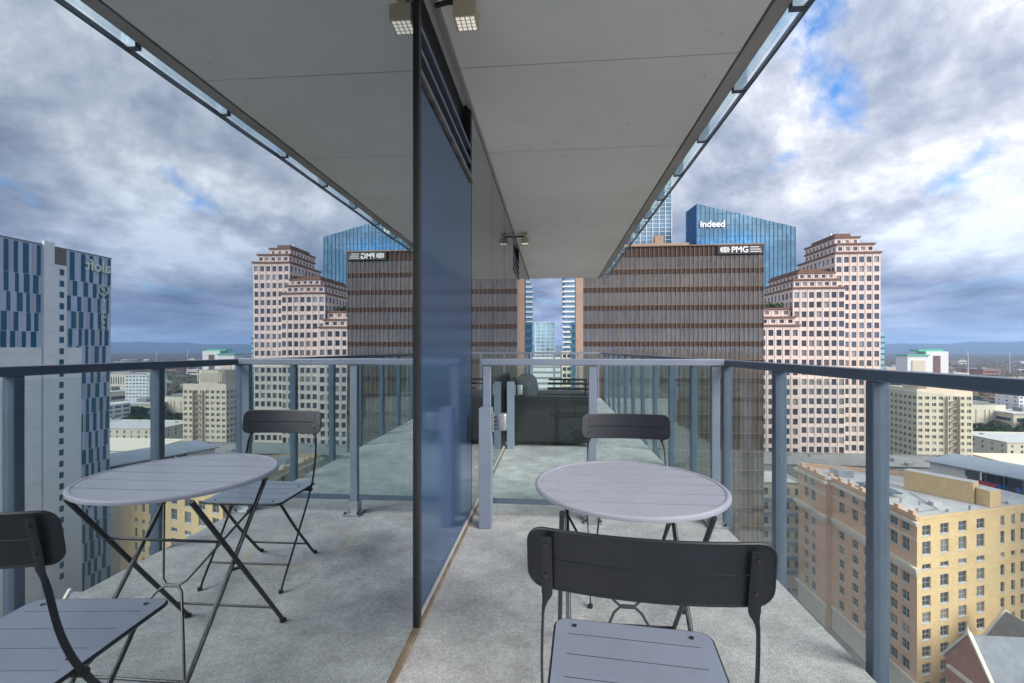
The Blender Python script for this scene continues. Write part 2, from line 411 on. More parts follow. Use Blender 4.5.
# ------------------------------------------------------------------ mesh helpers
class MB:
    def __init__(s): s.v = []; s.f = []; s.m = []; s.mats = []
    def mi(s, m):
        if m not in s.mats: s.mats.append(m)
        return s.mats.index(m)
    def poly(s, pts, m):
        b = len(s.v); s.v += [tuple(p) for p in pts]; s.f.append(tuple(range(b, b + len(pts)))); s.m.append(s.mi(m))
    def raw(s, vs, fs, m):
        b = len(s.v); s.v += [tuple(p) for p in vs]; k = s.mi(m)
        for f in fs: s.f.append(tuple(i + b for i in f)); s.m.append(k)
    def box(s, x0, x1, y0, y1, z0, z1, m):
        s.obox((x0, y0, z0), (x1 - x0, 0, 0), (0, y1 - y0, 0), (0, 0, z1 - z0), m)
    def obox(s, o, a, b, c, m):
        o, a, b, c = map(Vector, (o, a, b, c))
        P = [o, o + a, o + a + b, o + b, o + c, o + a + c, o + a + b + c, o + b + c]
        s.raw(P, [(0, 3, 2, 1), (4, 5, 6, 7), (0, 1, 5, 4), (1, 2, 6, 5), (2, 3, 7, 6), (3, 0, 4, 7)], m)
    def prism(s, foot, z0, z1, m, mt=None):
        n = len(foot)
        P = [(x, y, z0) for x, y in foot] + [(x, y, z1) for x, y in foot]
        s.raw(P, [(i, (i + 1) % n, n + (i + 1) % n, n + i) for i in range(n)] + [tuple(range(n - 1, -1, -1))], m)
        s.raw(P[n:], [tuple(range(n))], mt or m)
    def tube(s, pts, r, m, n=8, caps=True, sq=None):
        pts = [Vector(p) for p in pts]; rings = []
        prev = None
        for i, p in enumerate(pts):
            d = (pts[min(i + 1, len(pts) - 1)] - pts[max(i - 1, 0)]).normalized()
            a = prev if prev else (Vector((1, 0, 0)) if abs(d.x) < .9 else Vector((0, 1, 0)))
            u = (a - d * a.dot(d)).normalized(); w_ = d.cross(u); prev = u
            rr = r[i] if isinstance(r, (list, tuple)) else r
            if sq: ru, rw = sq[i] if isinstance(sq, list) else sq
            else: ru = rw = rr
            rings.append([p + u * math.cos(2 * PI * (k + .5) / n) * ru + w_ * math.sin(2 * PI * (k + .5) / n) * rw for k in range(n)])
        vs = [q for r_ in rings for q in r_]; fs = []
        for i in range(len(rings) - 1):
            for k in range(n):
                fs.append((i * n + k, i * n + (k + 1) % n, (i + 1) * n + (k + 1) % n, (i + 1) * n + k))
        if caps:
            fs.append(tuple(range(n - 1, -1, -1))); fs.append(tuple((len(rings) - 1) * n + k for k in range(n)))
        s.raw(vs, fs, m)
    def disc(s, c, r, h, m, n=24, axis='z'):
        ax = {'z': Vector((0, 0, h)), 'y': Vector((0, h, 0)), 'x': Vector((h, 0, 0))}[axis]
        c = Vector(c); s.tube([c, c + ax], r, m, n)
    def build(s, name, parent=None, smooth=False, loc=None):
        me = bpy.data.meshes.new(name); me.from_pydata(s.v, [], s.f)
        for m in s.mats: me.materials.append(M[m])
        me.polygons.foreach_set('material_index', s.m)
        me.update()
        if smooth:
            me.polygons.foreach_set('use_smooth', [True] * len(me.polygons))
        o = bpy.data.objects.new(name, me); COL.objects.link(o)
        if parent is not None: o.parent = parent
        if loc is not None: o.location = loc
        if smooth:
            md = o.modifiers.new('edges', 'EDGE_SPLIT'); md.split_angle = R(40)
        return o
def bevel(o, w_, seg=3):
    md = o.modifiers.new('bevel', 'BEVEL'); md.width = w_; md.segments = seg; md.limit_method = 'ANGLE'; md.angle_limit = R(40)
    if seg > 2: o.data.polygons.foreach_set('use_smooth', [True] * len(o.data.polygons))
    return o
def thing(name, label, cat, loc=(0, 0, 0), rz=0, group=None):
    o = bpy.data.objects.new(name, None); COL.objects.link(o); o.location = loc; o.rotation_euler = (0, 0, rz)
    o.empty_display_size = .2
    tag(o, label, cat, group); return o
def tag(o, label, cat, group=None):
    o['label'] = label; o['category'] = cat
    if group: o['group'] = group
    return o
def struct(o): o['kind'] = 'structure'; return o
def copy_tree(o, parent=None):
    c = o.copy(); COL.objects.link(c); c.parent = parent
    for ch in list(o.children): copy_tree(ch, c)
    return c
def text(s_, size, mname, name, parent, loc, rot, ext=.05, align='LEFT', space=1.0, bold=0.0):
    cu = bpy.data.curves.new(name, 'FONT'); cu.body = s_; cu.size = size; cu.extrude = ext; cu.align_x = align
    cu.space_character = space; cu.offset = bold
    cu.materials.append(M[mname])
    tmp = bpy.data.objects.new('tmp_text', cu); COL.objects.link(tmp)
    bpy.context.view_layer.update()
    me = bpy.data.meshes.new_from_object(tmp.evaluated_get(bpy.context.evaluated_depsgraph_get()))
    bpy.data.objects.remove(tmp)
    o = bpy.data.objects.new(name, me); COL.objects.link(o); o.parent = parent; o.location = loc; o.rotation_euler = rot
    return o

# ------------------------------------------------------------------ the balcony
WX = -.575                       # wall plane
mb = MB(); mb.box(-.575, 1.14, -3.8, 11.15, -.22, 0, 'floor')
struct(mb.build('floor'))
mb = MB()
ys = [-3.8, -2.05, -.85, .35, 1.55, 2.75, 3.95, 5.15, 6.35, 7.55, 8.75, 9.95, 11.1]
for a, b in zip(ys, ys[1:]):
    mb.box(-3.6, 1.075, a + .004, b - .004, 2.9, 2.93, 'ceil')
mb.box(-3.6, 1.17, -3.8, 11.1, 2.934, 3.12, 'joint')
mb.box(1.09, 1.17, -3.8, 11.1, 2.895, 2.931, 'fascia')
mb.box(1.172, 1.176, -3.8, 11.1, 2.895, 3.12, 'fascia')
mb.box(-3.6, 1.17, 11.102, 11.11, 2.9, 3.12, 'fascia')
struct(mb.build('ceiling'))

# facade wall
fw = thing('facade_wall', 'tall glass facade wall of mirror window, blue panel and grey panels along the balcony', 'wall')
mb = MB()
mb.poly([(-.536, -3.4, .03), (-.568, 1.848, .03), (-.568, 1.848, 2.88), (-.536, -3.4, 2.88)][::1], 'mirror')
# near end reaches behind the camera
pane = mb.build('window_pane', fw)
pane['label'] = 'large mirror-like window pane reflecting the table and the city'
mb = MB(); mb.box(WX - .06, WX + .020, 1.850, 1.886, .02, 2.9, 'black'); mb.box(WX - .06, WX + .004, 1.9, 1.9, .02, .02, 'black')
mb.build('window_frame', fw)
mb = MB(); mb.box(WX - .03, WX, 1.887, 3.17, .02, 2.36, 'spandrel')
p = mb.build('panel', fw); p['label'] = 'dark blue glass panel'
def vent(y0, y1):
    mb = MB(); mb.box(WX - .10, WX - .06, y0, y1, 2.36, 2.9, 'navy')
    v = mb.build('vent', fw)
    mb = MB(); mb.box(WX - .05, WX + .006, y0, y1, 2.362, 2.40, 'vent'); mb.box(WX - .05, WX + .006, y0, y0 + .035, 2.40, 2.89, 'vent')
    mb.box(WX - .03, WX + .014, y0, y1, 2.352, 2.3605, 'tan')
    mb.build('vent_frame', v)
    for z in (2.50, 2.60):
        mb = MB(); mb.obox((WX - .05, y0 + .035, z), (.05, 0, -.02), (0, y1 - y0 - .035, 0), (0, 0, .022), 'vent')
        mb.build('slat', v)
vent(1.887, 3.17)
cuts = [3.18, 4.28, 5.35, 6.6, 7.7, 9.1, 11.2, 13.0]
for i, (a, b) in enumerate(zip(cuts, cuts[1:])):
    top = 2.36 if i in (3,) else 2.895
    mb = MB(); mb.box(WX - .03, WX - .001 * (i % 2), a + .012, b - .012, .02, top, 'wallglass')
    mb.build('panel', fw)
    mb = MB(); mb.box(WX - .05, WX - .006, b - .012, b + .012, .02, 2.895, 'black'); mb.build('mullion', fw)
mb = MB(); mb.box(WX - .05, WX - .006, 3.168, 3.192, .02, 2.895, 'black'); mb.build('mullion', fw)
vent(6.612, 7.688)
mb = MB(); mb.box(WX - .02, WX + .012, -3.8, 11.1, 2.872, 2.899, 'fascia'); mb.build('head_trim', fw)
mb = MB(); mb.box(WX - .05, WX + .020, -3.8, 11.1, .001, .018, 'tan'); mb.box(WX - .05, WX + .008, 1.887, 11.1, .02, .034, 'fascia')
mb.build('sill', fw)
# unseen partition added behind the camera to darken the chair backs
mb = MB(); mb.box(-.57, 1.16, -3.75, -3.6, .001, 2.89, 'fascia')
tag(mb.build('added_shade_wall'), 'added unseen dark grey partition blocking light at the near end of the balcony', 'wall')
# the room behind the window
mb = MB()
mb.box(-3.6, -.70, 5.0, 5.1, 0, 2.9, 'room'); mb.box(-3.7, -3.6, -2.2, 5.1, 0, 2.9, 'room'); mb.box(-3.6, -.6, -2.2, 5.0, -.1, 0, 'room')
mb.box(-3.6, -.6, -2.3, -2.2, 0, 2.9, 'room')
struct(mb.build('room'))
mb = MB(); mb.box(-2.15, -1.9, 3.9, 4.2, 0, 2.9, 'roomlight')  # pale upright put in to suggest light streaks inside the room
tag(mb.build('streak_upright'), 'added pale upright imitating light streaks in the room behind the mirror window', 'streak_upright')
# solid building core behind the panels
mb = MB(); mb.box(-12, WX - .12, 5.12, 13.0, -3, 3.2, 'room'); struct(mb.build('building_core'))

# railings
def rail_post(mb, x, y, z0, z1, wx=.055, wy=.04, m='rail'): mb.box(x - wx / 2, x + wx / 2, y - wy / 2, y + wy / 2, z0, z1, m)
side = thing('balcony_railing', 'long blue-grey glass railing along the open right edge of the balcony', 'railing', (1.19, 3, 0))
def off(mb, o): 
    mb.v = [(x - o[0], y - o[1], z - o[2]) for x, y, z in mb.v]; return mb
so = (1.19, 3, 0)
mb = MB(); mb.box(1.158, 1.222, -3.75, 11.06, 1.062, 1.105, 'rail'); bevel(off(mb, so).build('top_rail', side), .006, 2)
py = [1.79 + .73 * k for k in range(-7, 13)]
for y in py:
    mb = MB(); rail_post(mb, 1.19, y, -.16, 1.0625, .058, .042)
    mb.box(1.141, 1.161, y - .04, y + .04, -.17, -.06, 'rail')
    bevel(off(mb, so).build('post', side), .003, 1)
for a, b in zip(py, py[1:]):
    mb = MB(); mb.box(1.184, 1.194, a + .028, b - .028, -.12, 1.04, 'glass'); off(mb, so).build('glass_panel', side)
mb = MB(); mb.box(1.180, 1.198, -3.75, 11.06, -.15, -.125, 'rail'); off(mb, so).build('bottom_rail', side)

gt = thing('divider_railing', 'grey-blue glass divider railing crossing the balcony behind the far chair', 'railing', (.3, 3.17, 0))
go = (.3, 3.17, 0)
mb = MB(); mb.box(-.50, 1.135, 3.14, 3.20, 1.066, 1.112, 'rail_light'); bevel(off(mb, go).build('top_rail', gt), .006, 2)
for x, shoe in ((-.462, False), (.27, True), (1.085, True)):
    mb = MB(); mb.box(x - .027, x + .027, 3.15, 3.19, .012, 1.0655, 'rail_light')
    q = bevel(off(mb, go).build('post', gt), .003, 1)
    if shoe:
        mb = MB(); mb.box(x - .06, x + .06, 3.09, 3.23, .002, .014, 'steel'); mb.box(x - .036, x + .036, 3.132, 3.208, .0145, .09, 'steel')
        for bx in (-.047, .047): mb.disc((x + bx, 3.11, .014), .010, .012, 'rivet', 8)
        s_ = off(mb, go).build('shoe', q)
for a, b in ((-.432, .240), (.30, 1.055)):
    mb = MB(); mb.box(a, b, 3.165, 3.175, .13, 1.055, 'gate_glass'); off(mb, go).build('glass_panel', gt)
    mb = MB(); mb.box(a, b, 3.158, 3.182, .10, .13, 'rail'); off(mb, go).build('bottom_rail', gt)

def short_post(x, y, label):
    t = thing('short_post', label, 'post', (x, y, 0), 0, 'short hinge posts beside the wall')
    mb = MB(); mb.box(-.042, .042, -.045, .045, .001, .79, 'rail_light'); bevel(mb.build('post', t), .004, 2)
    mb = MB(); mb.box(.045, .06, -.03, .03, .635, .755, 'steel')
    for z in (.65, .675, .70, .725): mb.box(.0605, .078, -.034, -.026, z, z + .012, 'rivet')
    mb.build('bracket', t)
    mb = MB(); mb.box(.080, .140, -.035, .03, .64, .755, 'steel'); bevel(mb.build('box', t), .012, 3)
    return t
short_post(-.445, 3.0, 'short grey post with a white box on its side in front of the divider railing')
short_post(-.50, 5.38, 'short grey post beside the dark sofa behind the divider glass')

fr = thing('end_railing', 'low glass railing closing the far end of the balcony beyond the sofa', 'railing', (.3, 11.03, 0))
mb = MB(); mb.box(-.87, .84, -.03, .03, 1.062, 1.105, 'rail_light'); mb.build('top_rail', fr)
for x in (-.83, -.27, .3, .78):
    mb = MB(); mb.box(x - .025, x + .025, -.02, .02, .001, 1.062, 'rail_light'); mb.build('post', fr)
for a, b in ((-.8, -.3), (-.24, .27), (.33, .75)):
    mb = MB(); mb.box(a, b, -.005, .005, .06, 1.05, 'glass'); mb.build('glass_panel', fr)

up = thing('upper_railing', 'glass railing of the balcony above hanging past the ceiling slab edge', 'railing', (1.21, 3, 2.9))
uo = (1.21, 3, 2.9)
yy = [-3.46 + .73 * k for k in range(0, 20)]
for y in yy:
    mb = MB(); mb.box(1.177, 1.262, y - .021, y + .021, 2.87, 3.98, 'rail'); off(mb, uo).build('post', up)
for a, b in zip(yy, yy[1:]):
    mb = MB(); mb.box(1.215, 1.227, a + .024, b - .024, 2.893, 3.95, 'gate_glass'); off(mb, uo).build('glass_panel', up)
mb = MB(); mb.box(1.2465, 1.264, -3.75, 11.1, 2.866, 2.892, 'rail'); off(mb, uo).build('bottom_rail', up)
mb = MB(); mb.box(1.178, 1.262, -3.75, 11.1, 3.982, 4.02, 'rail'); off(mb, uo).build('top_rail', up)

# lamps
def lamp(y, label):
    t = thing('flood_lamp', label, 'lamp', (-.415, y, 2.9), 0, 'square flood lamps under the ceiling')
    mb = MB(); mb.box(-.055, .055, -.055, .055, -.155, -.075, 'lampbody')
    h = bevel(mb.build('housing', t), .004, 2)
    mb = MB()
    for i in range(4):
        for j in range(4):
            x = -.044 + i * .0235; y_ = -.044 + j * .0235
            mb.box(x, x + .0175, y_, y_ + .0175, -.1565, -.1553, 'cell')
    mb.build('reflector_grid', h)
    mb = MB(); mb.box(-.018, .018, -.018, .018, -.0745, -.002, 'lampbody'); mb.box(-.04, .04, -.04, .04, -.012, -.0015, 'lampbody')
    mb.build('mount', t)
    mb = MB(); mb.tube([(-.02, 0, -.05), (-.09, 0, -.045), (-.155, 0, -.06)], .012, 'black', 8); mb.build('arm', t)
lamp(2.16, 'cream square flood lamp under the ceiling nearest the camera')
lamp(6.75, 'small cream flood lamp under the far ceiling by the second vent')

# table
def make_table():
    t = thing('bistro_table', 'round dark grey slatted metal folding table between the two chairs', 'table', (.262, 1.615, 0))
    r = .307; z = .71
    mb = MB()
    edges = [-.307, -.2005, -.0985, .004, .1065, .209, .307]
    for a, b in zip(edges, edges[1:]):
        a2, b2 = a + .0035, b - .0035
        n = 20; pts = []
        lo = [(-math.sqrt(max(0, r * r - yv * yv)), yv) for yv in np.linspace(a2, b2, n)]
        hi = [(-x, y) for x, y in lo][::-1]
        foot = [(x, y) for x, y in (hi[::-1] + lo[::-1])]
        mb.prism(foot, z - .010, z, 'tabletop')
    top = mb.build('tabletop', t); 
    mb = MB(); mb.disc((0, 0, z - .0135), .306, .002, 'black', 48); mb.build('underside', t)
    mb = MB(); prof = [(.308, z - .014), (.308, z + .001), (.311, z + .0025), (.319, z + .0020), (.324, z - .002), (.325, z - .007), (.3235, z - .013), (.318, z - .015)]
    n = 96; vs = [(math.cos(2 * PI * k / n) * a, math.sin(2 * PI * k / n) * a, b) for k in range(n) for a, b in prof]
    q = len(prof)
    mb.raw(vs, [(k * q + i, ((k + 1) % n) * q + i, ((k + 1) % n) * q + (i + 1) % q, k * q + (i + 1) % q) for k in range(n) for i in range(q)], 'tabletop')
    mb.build('rim', t, True)
    def leg(x, yt, yb, kick):
        mb = MB(); mb.tube([(x, yt, z - .02), (x, yb, .035), (x, yb + kick, .008)], .0085, 'chair', 10); 
        mb.disc((x, yb + kick, .001), .014, .012, 'rubber', 10); mb.build('leg', t, True)
    for x in (-.235, .205): leg(x, -.245, .245, .02)
    for x in (-.210, .180): leg(x, .215, -.285, -.02)
    def bar(a, b, r_=.005):
        mb = MB(); mb.tube([a, b], r_, 'chair', 8); mb.build('stretcher', t, True)
    f = lambda z_: -.245 + (.69 - z_) / .655 * .49
    g = lambda z_: .215 - (.69 - z_) / .655 * .50
    bar((-.235, f(.10), .10), (.205, f(.10), .10)); bar((-.210, g(.10), .10), (.180, g(.10), .10)); bar((-.235, f(.50), .50), (.205, f(.50), .50))
    bar((-.235, f(.365), .365), (-.21, g(.365), .365), .006); bar((.205, f(.365), .365), (.18, g(.365), .365), .006)
    mb = MB()
    for sx in (-1, 1):
        c = -.015
        for (za, zb, zm) in ((.56, .335, .322), (.09, .305, .318)):
            mb.tube([(c + sx * .195, g(za), za), (c + sx * .045, g(zb), zb), (c + sx * .025, g(zm), zm), (c, g(zm), zm)], .0045, 'chair', 8)
    mb.build('brace', t, True)
    return t
make_table()

def make_chair():
    t = thing('bistro_chair', 'x', 'chair')
    HB = .706; W = .455; Hh = .122
    # backrest: curved plate with rounded corners
    mb = MB(); nx, r = 32, .031
    def pt(u, v, off_):
        x = (u) * W / 2; lean = -.178 - .010 * (v + 1)
        return (x, lean + .030 * (u ** 2) + off_, HB + (v + 1) / 2 * Hh)
    us = list(np.linspace(-1, 1, nx + 1)); cols = []
    us = sorted(set([-1, -.985, -.96, -.92, -.87, 1, .985, .96, .92, .87] + [round(float(u), 3) for u in us if abs(u) < .86]))
    nv = 6
    vs = []
    for side_ in (0, 1):
        for u in us:
            e = (1 - abs(u)) * W / 2; inset = 0
            if e < r: inset = r - math.sqrt(max(0, r * r - (r - e) ** 2))
            vm = 1 - inset / (Hh / 2)
            for j in range(nv + 1):
                v = -vm + 2 * vm * j / nv
                groove = 0
                vs.append(pt(u, v, .0 if side_ == 0 else .006))
    nn = len(us) * (nv + 1); fs = []
    for i in range(len(us) - 1):
        for j in range(nv):
            a = i * (nv + 1) + j; b = a + nv + 1
            fs.append((a, b, b + 1, a + 1)); fs.append((nn + a, nn + a + 1, nn + b + 1, nn + b))
        a = i * (nv + 1); b = a + nv + 1
        fs.append((a, nn + a, nn + b, b)); fs.append((a + nv, b + nv, nn + b + nv, nn + a + nv))
    for j in range(nv):
        a = j; fs.append((a, a + 1, nn + a + 1, nn + a)); a = (len(us) - 1) * (nv + 1) + j; fs.append((a, nn + a, nn + a + 1, a + 1))
    mb.raw(vs, fs, 'chair')
    back = mb.build('backrest', t, True)
    # folded lip round the edge and one pressed bead
    mb = MB(); loop = []
    def corner(cu, cv, a0):
        for k in range(7):
            a = a0 + k / 6 * PI / 2
            x = cu * (W / 2 - r) + r * math.cos(a); zz = cv * (Hh / 2 - r) + r * math.sin(a)
            loop.append(pt(x / (W / 2), zz / (Hh / 2), .002))
    corner(1, 1, 0)
    loop += [pt(u, 1, .002) for u in np.linspace(.75, -.75, 14)]
    corner(-1, 1, PI / 2); corner(-1, -1, PI)
    loop += [pt(u, -1, .002) for u in np.linspace(-.75, .75, 14)]
    corner(1, -1, 1.5 * PI)
    loop.append(loop[0])
    mb.tube(loop, .0036, 'chair', 8); mb.build('edge_lip', back, True)
    mb = MB()
    for o_ in (.0, .0065): mb.tube([pt(u, .0, o_) for u in np.linspace(-.86, .86, 24)], .0018, 'chair', 6)
    mb.build('bead', back, True)
    # seat
    mb = MB(); sx, y0, y1, z = .200, -.155, .205, .430
    foot = []
    for cx_, cy_, a0 in ((sx - .03, y1 - .03, 0), (-sx + .03, y1 - .03, 90), (-sx * .97 + .02, y0 + .02, 180), (sx * .97 - .02, y0 + .02, 270)):
        rr = .03 if cy_ > 0 else .02
        for k in range(6):
            a = R(a0 + k * 18); foot.append((cx_ + rr * math.cos(a), cy_ + rr * math.sin(a)))
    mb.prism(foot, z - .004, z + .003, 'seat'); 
    seat = bevel(mb.build('seat', t), .002, 2)
    mb = MB(); mb.tube([(x, y, z - .003) for x, y in foot] + [(foot[0][0], foot[0][1], z - .003)], .006, 'chair', 8); mb.build('edge_lip', seat, True)
    mb = MB()
    for yv in (-.10, -.02, .06, .14): mb.tube([(-.165, yv, z + .0026), (.165, yv, z + .0026)], .0012, 'chair', 6)
    mb.build('bead', seat, True)
    for x in (-.15, .15):
        for yv in (-.06, .175):
            mb = MB(); mb.disc((x, yv, z + .003), .006, .003, 'rivet', 10); mb.build('rivet', seat)
    for sg in (-1, 1):
        x = sg * .190
        yb = .030 * (.190 / .231) ** 2
        # flat bar that twists edge-on below the backrest, runs past the seat and on to the front foot
        P = [(x, -.207 + yb, .818), (x, -.202 + yb, .785), (x, -.193 + yb, .745), (x, -.186 + yb, .700), (x + sg * .004, -.183 + yb, .682), (x + sg * .009, -.176 + yb * .9, .650), (x + sg * .014, -.132, .53), (x + sg * .016, -.078, .41), (x + sg * .016, .04, .235), (x + sg * .016, .17, .06), (x + sg * .016, .20, .012)]
        sq = [(.0105, .003), (.0115, .0032), (.0115, .0032), (.0115, .0034), (.006, .006), (.0028, .009), (.0028, .009), (.0028, .009), (.003, .009), (.003, .009), (.004, .008)]
        P_, sq_ = smooth_path(P, sq); mb = MB(); mb.tube(P_, .01, 'chair', 10, sq=sq_)
        lg = mb.build('leg', t, True)
        mb = MB(); mb.disc((P[-1][0], .205, .001), .011, .014, 'rubber', 10); mb.build('foot', lg)
        for (yy_, zz_) in ((-.2045 + yb, .803), (-.1915 + yb, .738)):
            mb = MB(); mb.disc((x, yy_ - .0085, zz_), .0032, .004, 'rivet', 10, 'y'); mb.disc((x, yy_ + .012, zz_), .005, .006, 'rivet', 10, 'y'); mb.build('rivet', lg)
        xi = sg * .160
        mb = MB(); mb.tube([(xi, .14, .418), (xi, -.03, .21), (xi, -.195, .03), (xi, -.222, .010)], .009, 'chair', 10, sq=(.0045, .009))
        lg = mb.build('leg', t, True)
        mb = MB(); mb.disc((xi, -.224, .001), .011, .014, 'rubber', 10); mb.build('foot', lg)
        mb = MB(); mb.tube([(sg * .16, -.080, .415), (sg * .212, -.080, .415)], .011, 'rubber', 10); mb.build('hinge', t)
    for a, b in (((-.205, .135, .105), (.205, .135, .105)), ((-.16, -.135, .095), (.16, -.135, .095)), ((-.16, .135, .41), (.16, .135, .41))):
        mb = MB(); mb.tube([a, b], .005, 'chair', 8); mb.build('stretcher', t, True)
    return t
c1 = make_chair(); c1.location = (.192, 1.050, 0); c1.rotation_euler = (0, 0, R(-5))
c1['label'] = 'dark folding metal chair in front of the round table, its back to the camera'; c1['group'] = 'folding chairs at the table'
c2 = copy_tree(c1); c2.location = (.380, 2.300, 0); c2.rotation_euler = (0, 0, R(179))
c2['label'] = 'dark folding metal chair behind the round table, in front of the divider railing'

# sofa beyond the divider
so_ = thing('wicker_sofa', 'dark wicker sofa with metal frame arms beyond the divider railing, against the wall', 'sofa', (-.02, 5.5, 0))
mb = MB(); mb.box(-.35, .50, .11, 1.74, .05, .40, 'wicker'); bevel(mb.build('base', so_), .02)
mb = MB(); mb.box(-.49, .50, .0, .10, .05, .60, 'wicker'); bevel(mb.build('side_panel', so_), .03)
mb = MB(); mb.box(-.50, -.36, .11, 1.75, .05, .66, 'wicker'); bevel(mb.build('back', so_), .05)
for y in (0.12, .92):
    mb = MB(); mb.box(-.22, .50, y, y + .74, .405, .54, 'cushion'); bevel(mb.build('seat_cushion', so_), .05, 4)
    mb = MB(); mb.obox((-.42, y, .50), (.24, 0, -.06), (0, .74, 0), (-.06, 0, .33), 'cushion'); bevel(mb.build('back_cushion', so_), .09, 5)
for y in (.045, .86, 1.72):
    mb = MB(); z = .70
    mb.tube([(-.05, y, z), (.51, y, z), (.53, y, z - .02), (.53, y, .05)], .017, 'black', 8); mb.tube([(-.05, y, z - .07), (.51, y, z - .07)], .011, 'black', 8)
    mb.build('arm', so_, True)
for x in (-.42, .46):
    for y in (.06, 1.68):
        mb = MB(); mb.box(x - .02, x + .02, y - .02, y + .02, .001, .05, 'black'); mb.build('leg', so_)

# ------------------------------------------------------------------ city
GZ = -75.0
mb = MB()
n = 40; rad = 17000
mb.poly([(rad * math.cos(2 * PI * k / n), rad * math.sin(2 * PI * k / n), GZ) for k in range(n)], 'ground')
struct(mb.build('ground'))
# hills
mb = MB(); vs = []; fs = []
NA, NR = 220, 9
for i in range(NA + 1):
    az = R(-35 + 115 * i / NA)
    for j in range(NR + 1):
        d = 10500 + j * 620
        ridge = math.sin(j / NR * PI)
        hh = 205 + 26 * math.sin(az * 19 + j) + 18 * math.sin(az * 47 + 2 * j) + 9 * math.sin(az * 131 + j * 3) + 5 * math.sin(az * 301 + j * 7)
        hh += 9 * math.sin(az * 711 + j) + 28 * math.exp(-((math.degrees(az) - 40.5) / 1.1) ** 2) * (j > 5)
        vs.append((d * math.sin(az), d * math.cos(az), GZ + hh * ridge * (.7 + .55 * j / NR)))
for i in range(NA):
    for j in range(NR):
        a = i * (NR + 1) + j; fs.append((a, a + 1, a + NR + 2, a + NR + 1))
mb.raw(vs, fs, 'hill'); struct(mb.build('hills', smooth=False))

# window meshes -------------------------------------------------
WM = {}
def window_mb(w_, h, nx, nz, fw_, glass='wglass', frame='wframe', sill=True, bar=.05):
    mb = MB(); d = .06
    mb.poly([(-w_ / 2, 0, -h / 2), (w_ / 2, 0, -h / 2), (w_ / 2, 0, h / 2), (-w_ / 2, 0, h / 2)], glass)
    if fw_:
        mb.box(-w_ / 2, -w_ / 2 + fw_, -d, -.004, -h / 2, h / 2, frame); mb.box(w_ / 2 - fw_, w_ / 2, -d, -.004, -h / 2, h / 2, frame)
        mb.box(-w_ / 2 + fw_, w_ / 2 - fw_, -d, -.004, h / 2 - fw_, h / 2, frame); mb.box(-w_ / 2 + fw_, w_ / 2 - fw_, -d, -.004, -h / 2, -h / 2 + fw_, frame)
    for k in range(1, nx):
        x = -w_ / 2 + w_ * k / nx; mb.box(x - bar, x + bar, -d * .8, -.004, -h / 2 + fw_, h / 2 - fw_, frame)
    for k in range(1, nz):
        z = -h / 2 + h * k / nz
        for q in range(nx):
            a = -w_ / 2 + w_ * q / nx + (bar if q else fw_); b = -w_ / 2 + w_ * (q + 1) / nx - (bar if q < nx - 1 else fw_)
            mb.box(a, b, -d * .7, -.004, z - bar * .6, z + bar * .6, frame)
    if sill: mb.box(-w_ / 2 - .12, w_ / 2 + .12, -.38, -.062, -h / 2 - .14, -h / 2 + .001, frame)
    return mb
camp = Vector((0, 0, 1.18))
def place_windows(parent, wins, proto_of, name='window'):
    """wins: (x,y,z, ux,uy, key).  The hundred that show largest become parts, the others one part."""
    sc = []
    base = Vector(parent.location)
    for wv in wins:
        p = Vector(wv[:3]) - camp; nrm = Vector((wv[4], -wv[3], 0)); d = p.length
        fwd = Vector((-math.sin(R(5.15)), math.cos(R(5.15)), 0)); rt = Vector((math.cos(R(5.15)), math.sin(R(5.15)), 0))
        f = p.dot(fwd); ok = f > 0 and abs(p.dot(rt) / f) < 1.14 and abs(p.z / f) < .78
        fac = max(0, -p.normalized().dot(nrm))
        sc.append((fac / d / d * (1 if ok else .001), wv))
    sc.sort(key=lambda q: -q[0])
    meshes = {}
    rest = None
    for i, (s_, wv) in enumerate(sc):
        x, y, z, ux, uy, key = wv; a = math.atan2(uy, ux)
        if i < 100:
            if key not in meshes:
                o = proto_of(key).build(name, parent); meshes[key] = o.data
            else:
                o = bpy.data.objects.new(name, meshes[key]); COL.objects.link(o); o.parent = parent
            o.location = Vector((x, y, z)) - base; o.rotation_euler = (0, 0, a)
        else:
            if rest is None: rest = MB()
            pm = WM.get((id(proto_of), key)) or proto_of(key); WM[(id(proto_of), key)] = pm
            b = len(rest.v); c, s2 = math.cos(a), math.sin(a)
            rest.v += [(vx * c - vy * s2 + x - base.x, vx * s2 + vy * c + y - base.y, vz + z - base.z) for vx, vy, vz in pm.v]
            rest.f += [tuple(q + b for q in f) for f in pm.f]
            mm = [rest.mi(m_) for m_ in pm.mats]; rest.m += [mm[k] for k in pm.m]
    if rest:
        o = rest.build(name, parent); o['kind'] = 'stuff'
